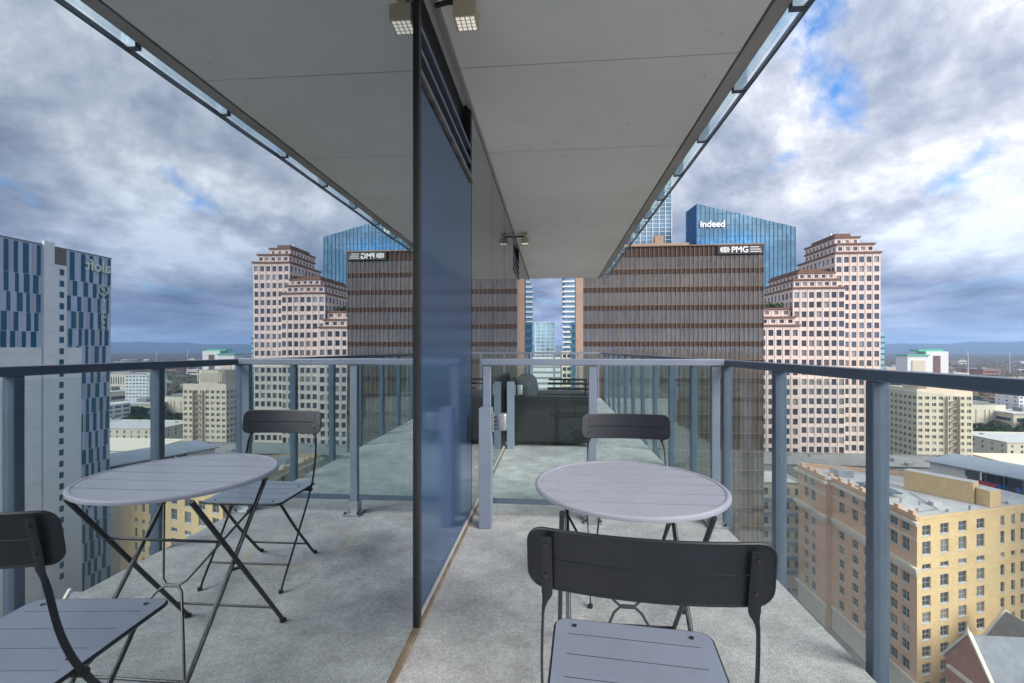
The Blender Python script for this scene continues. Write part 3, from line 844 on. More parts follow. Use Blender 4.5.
def wall_face(mb, P0, P1, z0, z1, us, vz, m, depth=.25, wins=None, keyf=lambda i, j: 0, skip=lambda i, j: False):
    """a wall from P0 to P1 (to the right as seen from outside) pierced by windows. us: [(u0,u1)], vz: [(z0,z1)]"""
    P0 = Vector((P0[0], P0[1], 0)); P1 = Vector((P1[0], P1[1], 0)); u = (P1 - P0); Wd = u.length; u.normalize()
    nrm = Vector((u.y, -u.x, 0)); Z = Vector((0, 0, 1))
    ub = [0] + [q for a in us for q in a] + [Wd]; vb = [z0] + [q for a in vz for q in a] + [z1]
    for i in range(len(ub) - 1):
        for j in range(len(vb) - 1):
            a, b, c, d = ub[i], ub[i + 1], vb[j], vb[j + 1]
            if b - a < 1e-4 or d - c < 1e-4: continue
            q = [P0 + u * a + Z * c, P0 + u * b + Z * c, P0 + u * b + Z * d, P0 + u * a + Z * d]
            if i % 2 == 1 and j % 2 == 1 and not skip(i // 2, j // 2):
                iq = [p_ - nrm * depth for p_ in q]
                for k in range(4): mb.poly([q[k], q[(k + 1) % 4], iq[(k + 1) % 4], iq[k]], m)
                c_ = sum(iq, Vector()) / 4 
                if wins is not None: wins.append((c_.x, c_.y, c_.z, u.x, u.y, keyf(i // 2, j // 2)))
            else: mb.poly(q, m)
def spread(width, nwin, ww, margin=None):
    if margin is None: margin = (width / nwin - ww) / 2
    if nwin == 1: return [((width - ww) / 2, (width + ww) / 2)]
    st = (width - 2 * margin - ww) / (nwin - 1)
    return [(margin + i * st, margin + i * st + ww) for i in range(nwin)]
def rows(top, n_, pitch, h, lo=None):
    r = [(top - i * pitch - h, top - i * pitch) for i in range(n_)]
    return sorted(r)
def rel(mb, o):
    l = o.location; mb.v = [(x - l.x, y - l.y, z - l.z) for x, y, z in mb.v]; return mb

# -- bronze glass office slab
bo = thing('office_building', 'dark bronze glass office block with pale vertical mullions and white lettered rooftop sign', 'building', (22, 110, GZ))
X0, X1, Y0, Y1 = 5.85, 39.6, 90.0, 115.0; TOP = 20.9
mb = MB(); mb.box(X0, X1, Y0, Y1, GZ, TOP - .3, 'bronze_glass'); rel(mb, bo).build('glass_wall', bo)
mb = MB(); mb.box(4.4, X0 - .01, Y0 - .6, 93.0, GZ, TOP, 'terracotta'); rel(mb, bo).build('end_wall', bo)
bz = [(TOP - 1.9, TOP)]
z = TOP - 4.75
while z > GZ + 4:
    bz.append((z - .45, z + .45)); z -= 3.5
for i, (a, b) in enumerate(bz[:34]):
    mb = MB(); mb.box(X0, X1 + .05, Y0 - .12, Y0 - .003, a, b, 'bronze'); mb.box(X0, X1 + .05, Y0 - .16, Y0 - .003, b + .003, b + .10, 'goldline')
    mb.box(X1 + .003, X1 + .10, Y0 + .003, Y1, a, b, 'bronze')
    rel(mb, bo).build('spandrel_band', bo)
mb = MB(); n_ = 40
k = 0
for k in range(n_ + 1):
    x = X0 + (X1 - X0) * k / n_
    mb.box(x - .04, x + .04, Y0 - .27, Y0 - .165, GZ, TOP, 'mullion')
for k in range(1, 34):
    y = Y0 + (Y1 - Y0) * k / 34; mb.box(X1 + .103, X1 + .3, y - .055, y + .055, GZ, TOP, 'mullion')
rel(mb, bo).build('mullion_screen', bo)
mb = MB(); mb.box(X0, X1, Y0, Y1, TOP - .3, TOP, 'greyroof'); mb.box(X0, X1 + .1, Y0 - .4, Y0 + .3, TOP + .003, TOP + .22, 'goldline')
rel(mb, bo).build('roof', bo)
mb = MB(); mb.box(6, 27.2, Y0 + 4, Y1 - 6, TOP + .003, TOP + 1.6, 'terracotta'); mb.box(20.6, 22.3, Y0 + 4.5, Y0 + 6.2, TOP + 1.603, TOP + 3.3, 'terracotta')
mb.box(31.5, 36.5, Y0 + 3, Y0 + 8, TOP + .003, TOP + 1.0, 'whitepaint')
rel(mb, bo).build('roof_plant_room', bo)
mb = MB(); mb.box(31.2, 39.3, Y0 - .55, Y0 - .385, TOP - 1.75, TOP - .1, 'signback'); sg = rel(mb, bo).build('sign', bo)
SL = lambda x, z: (x - 22, Y0 - .60 - 110, z - GZ)
text('PMG', 1.55, 'sign', 'lettering', sg, SL(33.55, TOP - 1.45), (R(90), 0, 0), .03, bold=.03)
mb = MB()
def ringxz(mb, cx_, cz, y, r0, r1, m, a0=0, a1=2 * PI, n=28, sz=1.0):
    for k in range(n):
        a, b = a0 + (a1 - a0) * k / n, a0 + (a1 - a0) * (k + 1) / n
        mb.poly([(cx_ + r0 * math.cos(a), y, cz + sz * r0 * math.sin(a)), (cx_ + r1 * math.cos(a), y, cz + sz * r1 * math.sin(a)), (cx_ + r1 * math.cos(b), y, cz + sz * r1 * math.sin(b)), (cx_ + r0 * math.cos(b), y, cz + sz * r0 * math.sin(b))][::-1], m)
ringxz(mb, 32.4, TOP - .92, Y0 - .60, .46, .62, 'sign', sz=.85); ringxz(mb, 32.4, TOP - .92, Y0 - .60, .12, .30, 'sign')
ringxz(mb, 32.4, TOP - .92, Y0 - .61, .70, .86, 'sign', R(130), R(230), 10, .8); ringxz(mb, 32.4, TOP - .92, Y0 - .61, .70, .86, 'sign', R(-50), R(50), 10, .8)
rel(mb, bo).build('emblem', sg).location = (0, 0, 0)
mb = MB()
for q, wl in enumerate((1.6, 1.9, 2.05)): mb.box(37.0, 37.0 + wl, Y0 - .6, Y0 - .56, TOP - .55 - q * .42, TOP - .42 - q * .42, 'sign')
rel(mb, bo).build('small_lines', sg)

# -- pink granite stepped tower
pt_ = thing('granite_tower', 'stepped pink granite tower with square windows and red-brown setback roofs', 'building', (112, 215, GZ))
body = MB(); wins = []
trim = MB()
def block(x0, x1, y0, y1, ztop, zbot, nf, ns, nrows, ww=1.95, hh=2.5, first=1.4, trimh=.9, sills=True):
    r = rows(ztop - first, nrows, 4.02, hh)
    wall_face(body, (x0, y0), (x1, y0), zbot, ztop, spread(x1 - x0, nf, ww), r, 'granite', .3, wins, lambda i, j: (ww, hh))
    wall_face(body, (x0, y1), (x0, y0), zbot, ztop, spread(y1 - y0, ns, ww), r, 'granite', .3, wins, lambda i, j: (ww, hh))
    body.poly([(x1, y0, zbot), (x1, y1, zbot), (x1, y1, ztop), (x1, y0, ztop)], 'granite')
    body.poly([(x1, y1, zbot), (x0, y1, zbot), (x0, y1, ztop), (x1, y1, ztop)], 'granite')
    body.poly([(x0, y0, ztop), (x1, y0, ztop), (x1, y1, ztop), (x0, y1, ztop)], 'greyroof')
    e = .45
    trim.box(x0 - e, x1 + e, y0 - e, y1 + e, ztop + .003, ztop + trimh * .8, 'granite_trim')
    # shallow piers
    for a, b in zip(spread(x1 - x0, nf, ww), spread(x1 - x0, nf, ww)[1:]):
        m_ = x0 + (a[1] + b[0]) / 2; trim.box(m_ - .14, m_ + .14, y0 - .12, y0 - .004, zbot, ztop, 'pale_trim')
block(120.4, 138.6, 206.6, 236, 42.0, GZ, 6, 9, 21)
block(122.6, 138.0, 209.5, 234, 46.3, 42.95, 5, 8, 1, 1.7, 1.6, .9)
block(124.6, 134.8, 214, 238, 50.3, 47.25, 3, 8, 1, 1.4, 1.4, .9)
trim.box(126.5, 133, 217, 236, 51.25, 53.0, 'granite_trim')
block(99.8, 120.39, 199.8, 226, 26.3, GZ, 7, 8, 18)
block(101.8, 119.6, 203.2, 229, 30.2, 27.25, 6, 8, 1, 1.7, 1.6, .7)
block(105.2, 119.9, 206.2, 233, 33.6, 31.15, 5, 8, 1, 1.5, 1.3, .6)
trim.box(107, 119.8, 209, 236, 34.55, 36.0, 'granite_trim')
block(84.0, 99.79, 194.8, 222, 10.4, GZ, 5, 6, 14)
block(86.0, 99.6, 198, 222, 14.0, 11.35, 4, 6, 1, 1.7, 1.5, .6)
block(88.0, 99.5, 201, 222, 17.8, 14.95, 3, 6, 1, 1.7, 1.5, .6)
rel(body, pt_).build('wall', pt_); rel(trim, pt_).build('cornice', pt_)
place_windows(pt_, wins, lambda k: window_mb(k[0], k[1], 1, 1, .10, 'wglass', 'wframe_dark', False))
mb = MB()
for k in range(420):
    x, y, z = random.uniform(88.5, 97), random.uniform(202, 205), 18.8 + abs(random.gauss(0, .9))
    a = random.uniform(0, PI); s_ = random.uniform(.2, .5)
    mb.poly([(x - s_ * math.cos(a), y - s_ * math.sin(a), z - s_), (x + s_ * math.cos(a), y + s_ * math.sin(a), z - s_ * .3), (x, y, z + s_)], 'terrace')  if False else mb.poly([(x - s_ * math.cos(a), y - s_ * math.sin(a), z - s_), (x + s_ * math.cos(a), y + s_ * math.sin(a), z - s_ * .3), (x, y, z + s_)], 'leaf')
tag(mb.build('terrace_plants'), 'green plants growing on the setback terrace of the pink granite tower', 'plant')
mb = MB(); mb.tube([(130, 225, 53), (130, 225, 55.4)], .12, 'steel', 6); mb.tube([(127.5, 222, 53), (127.5, 222, 54.5)], .35, 'sign', 8)
rel(mb, pt_).build('roof_mast', pt_)

# -- teal strip tower behind the granite tower
tt = thing('teal_tower', 'narrow dark teal glass tower showing behind the right edge of the granite tower', 'building', (225, 320, GZ))
mb = MB(); mb.box(205, 212.3, 313, 330, GZ, 12, 'tealglass'); rel(mb, tt).build('wall', tt)
mb = MB()
for z in np.arange(-60, 11, 3.6): mb.box(204.7, 212.6, 312.7, 312.99, z, z + 1.0, 'bluemullion')
rel(mb, tt).build('floor_band', tt)

# -- blue glass tower with sloping roof
ib = thing('glass_tower', 'blue glass tower with sloping roof line and white lettering near its top', 'building', (140, 360, GZ))
a0, a1, yb = 104.3, 174.5, 342.0
def ztop(x): return 107.0 - (x - a0) / (a1 - a0) * 17.5
mb = MB(); 
F = [(a0, yb), (a1, yb + 4), (a1, yb + 40), (a0 - .5, yb + 26)]
zt = [ztop(a0), ztop(a1), ztop(a1) + 3, 111.5]
mb.poly([(F[0][0], F[0][1], GZ), (F[1][0], F[1][1], GZ), (F[1][0], F[1][1], zt[1]), (F[0][0], F[0][1], zt[0])], 'blueglass')
mb.poly([(F[1][0], F[1][1], GZ), (F[2][0], F[2][1], GZ), (F[2][0], F[2][1], zt[2]), (F[1][0], F[1][1], zt[1])], 'blueglass')
mb.poly([(F[3][0], F[3][1], GZ), (F[0][0], F[0][1], GZ), (F[0][0], F[0][1], zt[0]), (F[3][0], F[3][1], zt[3] - 3)], 'blueglass_dark')
mb.poly([(F[2][0], F[2][1], GZ), (F[3][0], F[3][1], GZ), (F[3][0], F[3][1], zt[3] - 3), (F[2][0], F[2][1], zt[2])], 'blueglass')
rel(mb, ib).build('wall', ib)
mb = MB(); mb.poly([(F[i][0], F[i][1], zt[i] - (3 if i == 3 else 0)) for i in range(4)], 'greyroof'); rel(mb, ib).build('roof', ib)
mb = MB()
for k in range(24):
    s_ = k / 23; x = a0 + (a1 - a0) * s_; y = yb + 4 * s_
    mb.box(x - .11, x + .11, y - .4, y - .05, GZ, ztop(x), 'bluemullion')
for z in np.arange(-40, 106, 8.2):
    xe = a1 if z < ztop(a1) else a0 + (107.0 - z) / 17.5 * (a1 - a0)
    mb.poly([(a0, yb - .12, z), (xe, yb - .12 + 4 * (xe - a0) / (a1 - a0), z), (xe, yb - .12 + 4 * (xe - a0) / (a1 - a0), z + .45), (a0, yb - .12, z + .45)], 'bluemullion')
for k in range(1, 9):
    s_ = k / 9; x = a0 - .5 * s_; y = yb + 26 * s_; mb.box(x - .4, x - .05, y - .12, y + .12, GZ, 107 + 1.4 * s_, 'bluemullion')
rel(mb, ib).build('mullion_grid', ib)
text('indeed', 6.6, 'sign', 'sign', ib, (106.2 - 140, yb - 1.0 - 360, 89.6 - GZ), (R(90), 0, R(2)), .25, bold=.12)

# -- towers in the gap and behind the slab
def slab_tower(name, label, x0, x1, y0, y1, top, mw, mband, pitch=3.3, bh=1.2, fins=0, out=.0, side=True, bot=GZ, groupn=None):
    t = thing(name, label, 'building', ((x0 + x1) / 2, (y0 + y1) / 2, GZ), 0, groupn)
    mb = MB(); mb.box(x0, x1, y0, y1, GZ, top, mw); rel(mb, t).build('wall', t)
    mb = MB(); z = top - bh
    while z > GZ:
        mb.box(x0 - .15 - out, x1 + .15 + out, y0 - .15 - out, y1 + .15, z, z + bh, mband); z -= pitch
    rel(mb, t).build('floor_band', t)
    if fins:
        mb = MB()
        for k in range(fins + 1):
            x = x0 + (x1 - x0) * k / fins; mb.box(x - .25, x + .25, y0 - .5 - out, y0 - .16 - out, GZ, top, mband)
        for k in range(1, max(2, int(fins * (y1 - y0) / (x1 - x0)))):
            y = y0 + (y1 - y0) * k / max(2, int(fins * (y1 - y0) / (x1 - x0))); mb.box(x0 - .5 - out, x0 - .16 - out, y - .25, y + .25, GZ, top, mband)
        rel(mb, t).build('fin', t)
    return t
slab_tower('pale_tower', 'tall pale blue glass tower half hidden by the balcony ceiling edge', 52, 98, 388, 410, 150, 'paleglass', 'whitepaint', 3.4, .35, 9)
slab_tower('white_tower', 'white and green apartment tower seen between ceiling edge and bronze block roof', 28, 51, 378, 400, 118, 'tealglass', 'whitepaint', 3.4, 1.4, 5)
slab_tower('pale_green_tower', 'pale green glass apartment tower in the gap between wall and bronze block', -15.6, 1.6, 401, 420, 25, 'tealglass', 'whitepaint', 3.2, .5, 4)
slab_tower('balcony_tower', 'slender white balcony tower rising beside the bronze block', 7.4, 19, 300, 318, 92, 'paleglass', 'whitepaint', 3.3, 1.0, 0, 1.0)
slab_tower('striped_block', 'low white and blue striped block below the far end railing', -10, 3, 330, 345, -14, 'hotelglass', 'whitepaint', 3.3, 1.5)
slab_tower('cream_tower', 'cream stone tower with a stepped white top beside the bronze block', 4.8, 14, 240, 255, 0, 'wglass', 'cream', 3.4, 1.6, 4)
slab_tower('navy_tower', 'narrow dark navy block standing against the bronze block end wall', 8.2, 11.5, 200, 215, 13, 'hotelglass', 'bluemullion', 3.3, 1.3)
slab_tower('low_white_block', 'low white block beyond the far end of the balcony', -20, 4.5, 290, 305, -4, 'wglass', 'whitepaint', 3.5, 2.1)

# -- beige office tower
be = thing('beige_office', 'beige concrete office tower with square window grid and diagonal stair screen', 'building', (224, 295, GZ))
body = MB(); wins = []
bx0, bx1, by0, by1, bt = 209.5, 239.2, 283, 304.5, -23.0
rr = rows(bt - 3.2, 13, 3.72, 1.9)
wall_face(body, (bx0, by0), (bx1, by0), GZ, bt, spread(bx1 - bx0, 8, 2.2), rr, 'beige', .3, wins, lambda i, j: (2.2, 1.9))
wall_face(body, (bx0, by1), (bx0, by0), GZ, bt, spread(by1 - by0, 6, 2.2), rr, 'beige', .3, wins, lambda i, j: (2.2, 1.9))
body.poly([(bx1, by0, GZ), (bx1, by1, GZ), (bx1, by1, bt), (bx1, by0, bt)], 'beige'); body.poly([(bx1, by1, GZ), (bx0, by1, GZ), (bx0, by1, bt), (bx1, by1, bt)], 'beige')
body.poly([(bx0, by0, bt), (bx1, by0, bt), (bx1, by1, bt), (bx0, by1, bt)], 'greyroof')
rel(body, be).build('wall', be)
place_windows(be, wins, lambda k: window_mb(k[0], k[1], 2, 1, .08, 'wglass', 'beige', False, .09))
mb = MB()
zz = bt - 5
k = 0
while zz > GZ + 4:
    x_a, x_b = 225.7, 231.5
    p0, p1 = (x_a, x_b) if k % 2 else (x_b, x_a)
    mb.obox((p0, by0 - 1.2, zz), (p1 - p0, 0, -1.86), (0, .25, 0), (0, 0, .5), 'mullion'); zz -= 1.86; k += 1
for x in (225.3, 231.6): mb.box(x, x + .3, by0 - 1.2, by0 - .003, GZ, bt - 3, 'beige')
rel(mb, be).build('stair_screen', be)
mb = MB(); mb.prism([(214, 288), (217, 286), (229, 286), (232, 288), (232, 300), (214, 300)], bt + .003, bt + 9.8, 'beige', 'greyroof')
for k in range(14): mb.box(214.6 + k * 1.25, 215.1 + k * 1.25, 285.7, 285.98, bt + 2.5, bt + 8.5, 'limestone')
mb.box(bx0, bx1, by0, by0 + .4, bt + .003, bt + 1.1, 'beige'); mb.box(bx0, bx0 + .4, by0 + .402, by1, bt + .003, bt + 1.1, 'beige')
rel(mb, be).build('penthouse', be)

# -- white tower with green roof further off
gw = thing('green_roof_tower', 'white office block with pale green roofs standing beyond the beige office tower', 'building', (730, 965, GZ))
mb = MB(); mb.box(690, 728, 955, 985, GZ, -12, 'whitepaint'); mb.box(728.1, 768, 960, 990, GZ, -3.5, 'whitepaint'); rel(mb, gw).build('wall', gw)
mb = MB(); mb.box(698, 722, 954, 954.9, GZ, -21, 'beige'); mb.box(741, 753, 959, 959.9, GZ, -12, 'granite_trim'); rel(mb, gw).build('window_band', gw)
mb = MB(); mb.prism([(688, 953), (730, 953), (730, 987), (688, 987)], -11.99, -9.5, 'greenroof'); mb.box(715, 760, 962, 985, -3.49, 0.5, 'greenroof'); rel(mb, gw).build('roof', gw)

# -- yellow brick building with orange brick street side
yb_ = thing('brick_building', 'large yellow and orange brick building with pale cornices and a flat white roof', 'building', (90, 125, GZ))
body = MB(); wins = []
RT = -34.6
A = Vector((75.7, 102.2)); Bp = Vector((116.0, 116.4)); Bd = (Bp - A).normalized()
Cx = Vector((75.7, 131.5)); Dx = Vector((74.2, 131.5)); Ex = Vector((74.2, 145.5))
zr_o = [-36.9, -40.7, -48.0, -51.9, -55.5, -59.0, -62.5, -66.5, -71.5]
hr_o = [2.0, 2.8, 2.2, 2.2, 2.2, 2.2, 2.2, 2.4, 3.4]
ro = sorted((z - h / 2, z + h / 2) for z, h in zip(zr_o, hr_o))
cols_o = sorted(A.y * 0 + (131.5 - y) for y in (105.4, 108.8, 113.3, 117.5, 121.8, 127.2))
hmap = sorted(zip(zr_o, hr_o))
wall_face(body, (75.7, 131.5), (75.7, 102.2), GZ, RT, [(c - 1.15, c + 1.15) for c in cols_o], ro, 'orangebrick', .3, wins, lambda i, j: (2.3, round(hmap[j][1], 2)))
wall_face(body, (74.2, 145.5), (74.2, 131.5), GZ, RT, [(4.5 - 1.05, 4.5 + 1.05), (8.1 - 1.05, 8.1 + 1.05)], ro, 'orangebrick', .3, wins, lambda i, j: (2.1, round(hmap[j][1], 2)))
body.poly([(74.2, 131.5, GZ), (75.7, 131.5, GZ), (75.7, 131.5, RT), (74.2, 131.5, RT)], 'orangebrick')
# yellow face
zr_y = [-37.0, -40.7, -44.6, -48.0, -51.8, -55.3, -58.9, -62.5, -66.1, -70]
hr_y = [2.2, 2.8, 1.1, 2.5, 2.3, 2.3, 2.3, 2.3, 2.3, 2.3]
hy = sorted(zip(zr_y, hr_y)); ry = [(z - h / 2, z + h / 2) for z, h in hy]
cy = []
for px in (926.5, 944.5, 962.5, 980.5, 1002.4, 1013, 1022.5, 1033, 1052, 1071):
    a = (px - 512) / 455; dx, dy = a * math.cos(R(5.15)) - math.sin(R(5.15)), a * math.sin(R(5.15)) + math.cos(R(5.15))
    # intersect ray t*(dx,dy) with A + s*Bd
    det = dx * (-Bd.y) + Bd.x * dy; s_ = (dx * A.y - dy * A.x) / (-(dx * Bd.y - dy * Bd.x)) 
    cy.append((abs(s_), px))
wY = []; kk = []
for s_, px in cy:
    small = px in (1002.4, 1013, 1022.5, 1033); hw = .62 if small else 1.2
    wY.append((s_ - hw, s_ + hw)); kk.append(2 * hw)
LY = (Bp - A).length
wY2 = [q for q in wY if q[1] < LY - .5]
wall_face(body, A, Bp, GZ, RT, wY2, ry, 'yellowbrick', .28, wins, lambda i, j: (round(kk[i], 2), round(hy[j][1], 2)))
E2 = Vector((111.5, 133.5))
body.poly([(*Bp, GZ), (*E2, GZ), (*E2, RT), (*Bp, RT)], 'yellowbrick'); body.poly([(*E2, GZ), (*Ex, GZ), (*Ex, RT), (*E2, RT)], 'yellowbrick')
rel(body, yb_).build('wall', yb_)
place_windows(yb_, wins, lambda k: window_mb(k[0], k[1], 2 if k[0] > 1.3 else 1, 2 if k[1] > 1.2 else 1, .07, 'wglass', 'wframe', True, .035))
mb = MB(); mb.prism([tuple(A), tuple(Bp), tuple(E2), tuple(Ex), tuple(Dx), tuple(Cx)], RT + .003, RT + .1, 'membrane')
rel(mb, yb_).build('roof', yb_)
mb = MB()
def band(z0, z1, o1, m, full=True):
    mb.box(75.7 - o1, 75.697, 102.2 - o1, 131.5 - o1 - .0, z0, z1, m); mb.box(74.2 - o1, 74.197, 131.503 - o1, 145.5 + o1, z0, z1, m)
band(-35.6, -34.9, .9, 'limestone'); band(-46.3, -44.6, .45, 'limestone'); band(-45.2, -44.4, .95, 'limestone'); band(-69.3, -68.6, .6, 'limestone'); band(-39.0, -38.7, .15, 'limestone')
mb.box(75.55, 75.698, 102.3, 131.0, GZ, -69.4, 'limestone'); mb.box(74.05, 74.198, 131.6, 145.4, GZ, -69.4, 'limestone')
rel(mb, yb_).build('cornice', yb_)
mb = MB()   # parapet with brick merlons
mb.box(75.3, 75.9, 102.0, 131.0, RT + .1, RT + 1.0, 'orangebrick'); mb.box(73.8, 74.4, 131.1, 145.5, RT + .1, RT + 1.0, 'orangebrick')
y = 102.6
while y < 145:
    x = 75.2 if y < 131 else 73.7
    mb.box(x, x + .8, y, y + 1.3, RT + 1.003, RT + 1.75, 'orangebrick'); y += 3.1 if int(y) % 2 else 4.2
q = Vector((Bd.y, -Bd.x)) * .1
mb.obox((A.x + q.x + .3, A.y + q.y, RT + .1), (Bd.x * LY - .3, Bd.y * LY, 0), (-Bd.y * .35, Bd.x * .35, 0), (0, 0, .5), 'yellowbrick')
mb.obox((74.6, 145.0, RT + .1), (E2.x - 75, E2.y - 145.4, 0), (.15, .45, 0), (0, 0, 1.2), 'orangebrick')
rel(mb, yb_).build('parapet', yb_)
mb = MB(); mb.prism([(89.1, 124.5), (96.3, 113.8), (98.9, 115.5), (91.7, 126.2)], RT + .12, RT + 5.0, 'yellowbrick', 'membrane')
rel(mb, yb_).build('penthouse', yb_)
mb = MB(); mb.prism([(97.9, 111.6), (101.3, 112.8), (100.2, 116), (97.2, 114.2)], RT + .12, RT + 3.8, 'yellowbrick', 'membrane'); rel(mb, yb_).build('stair_tower', yb_)
mb = MB()
for k in range(6): mb.obox((78.5, 117 + k * 1.5, RT + 1.0), (5.0, 0, 0), (0, 1.35, 0), (0, 0, .25), 'solar'); mb.box(78.6, 79, 117.1 + k * 1.5, 117.3 + k * 1.5, RT + .12, RT + .99, 'steel')
rel(mb, yb_).build('skylight', yb_)
mb = MB()
rq = random.Random(21)
for (x, y) in ((80, 108), (83.5, 112), (86, 107.8), (92, 109.6), (104, 114.5), (106, 120), (103, 125), (96, 131), (88, 133), (78, 128), (80.5, 113.5)):
    hh_ = rq.uniform(.4, 1.2); mb.tube([(x, y, RT + .1), (x, y, RT + .1 + hh_)], rq.uniform(.12, .3), 'steel', 8)
mb.tube([(77, 106, RT + .3), (85, 109, RT + .3), (88, 121, RT + .3)], .09, 'greyroof', 6); mb.tube([(104, 114, RT + .3), (103, 124, RT + .3), (99, 131, RT + .3)], .09, 'greyroof', 6)
for (x, y, a, b, c) in ((101.5, 119, 2.4, 1.6, 1.5), (105, 123, 1.8, 1.8, 1.1), (80, 121.5, .1, .1, .1), (84, 128, 2.6, 2, 1.4)): mb.box(x, x + a, y, y + b, RT + .11, RT + .11 + c, 'steel')
rel(mb, yb_).build('roof_vents', yb_)
mb = MB(); mb.box(79, 83, 134, 138, RT + .12, RT + 1.9, 'steel'); mb.box(86, 88, 111.5, 113, RT + .12, RT + 1.0, 'membrane'); rel(mb, yb_).build('air_handler', yb_)

# -- church like building with slate roof
ch = thing('church', 'red brick church with steep grey slate roofs and white stone gable copings', 'building', (83, 88, GZ))
mb = MB()
def gable_block(x0, x1, y0, y1, ze, zr, axis):
    mbw.box(x0, x1, y0, y1, GZ, ze, 'redbrick')
    if axis == 'x':
        ym = (y0 + y1) / 2
        for x, s_ in ((x0, 1), (x1, -1)): mbw.poly([(x, y0, ze), (x, y1, ze), (x, ym, zr)][::-s_], 'redbrick')
        mbr.obox((x0 + .5, y0 - .4, ze - .25), (x1 - x0 - 1, 0, 0), (0, ym - y0 + .4, zr - ze + .25), (0, -.15, .2), 'slate')
        mbr.obox((x0 + .5, y1 + .4, ze - .25), (0, ym - y1 - .4, zr - ze + .25), (x1 - x0 - 1, 0, 0), (0, .15, .2), 'slate')
        for x in (x0 - .1, x1 - .5):
            mbc.obox((x, y0 - .5, ze - .2), (.6, 0, 0), (0, ym - y0 + .5, zr - ze + .5), (0, -.1, .55), 'limestone')
            mbc.obox((x, y1 + .5, ze - .2), (0, ym - y1 - .5, zr - ze + .5), (.6, 0, 0), (0, .1, .55), 'limestone')
    else:
        xm = (x0 + x1) / 2
        for y, s_ in ((y0, 1), (y1, -1)): mbw.poly([(x0, y, ze), (x1, y, ze), (xm, y, zr)][::s_], 'redbrick')
        mbr.obox((x0 - .4, y0 + .5, ze - .25), (xm - x0 + .4, 0, zr - ze + .25), (0, y1 - y0 - 1, 0), (-.15, 0, .2), 'slate')
        mbr.obox((x1 + .4, y0 + .5, ze - .25), (0, y1 - y0 - 1, 0), (xm - x1 - .4, 0, zr - ze + .25), (.15, 0, .2), 'slate')
        for y in (y0 - .1, y1 - .5):
            mbc.obox((x0 - .5, y, ze - .2), (xm - x0 + .5, 0, zr - ze + .5), (0, .6, 0), (-.1, 0, .55), 'limestone')
            mbc.obox((x1 + .5, y, ze - .2), (0, .6, 0), (xm - x1 - .5, 0, zr - ze + .5), (.1, 0, .55), 'limestone')
mbw, mbr, mbc = MB(), MB(), MB()
gable_block(74.2, 100.0, 84.0, 93.5, -57.2, -50.4, 'x')
gable_block(78.2, 85.0, 77.6, 84.2, -59.2, -54.6, 'y')
gable_block(88.5, 97.5, 93.6, 103, -60, -53.2, 'y')
rel(mbw, ch).build('wall', ch); rel(mbr, ch).build('roof', ch); rel(mbc, ch).build('coping', ch)
mb = MB(); mb.disc((74.15, 88.75, -50.1), .3, .8, 'limestone', 8); mb.tube([(74.15, 88.75, -49.4), (74.15, 88.75, -48.4)], [.25, .03], 'limestone', 8); rel(mb, ch).build('finial', ch)
def arch_win(cx_, y, zb, w_, h, n=10):
    mb = MB(); pts = [(cx_ - w_ / 2, y, zb), (cx_ + w_ / 2, y, zb)] + [(cx_ + w_ / 2 * math.cos(PI * k / n), y, zb + h + w_ / 2 * math.sin(PI * k / n)) for k in range(n + 1)]
    mb.poly(pts, 'wglass'); ringxz(mb, cx_, zb + h, y - .02, w_ / 2, w_ / 2 + .25, 'limestone', 0, PI, n)
    mb.box(cx_ - w_ / 2 - .25, cx_ - w_ / 2, y - .05, y - .003, zb, zb + h, 'limestone'); mb.box(cx_ + w_ / 2, cx_ + w_ / 2 + .25, y - .05, y - .003, zb, zb + h, 'limestone')
    rel(mb, ch).build('window', ch)
arch_win(81.6, 77.57, -62.5, 2.4, 3.0)
for x in (75.1, 76.1, 77.1): arch_win(x, 83.97, -60.8, .55, 1.6)
mb = MB()
for z in (-58.5, -62): mb.box(73.6, 74.19, 85, 92.5, z, z + .5, 'limestone')
rel(mb, ch).build('string_course', ch)

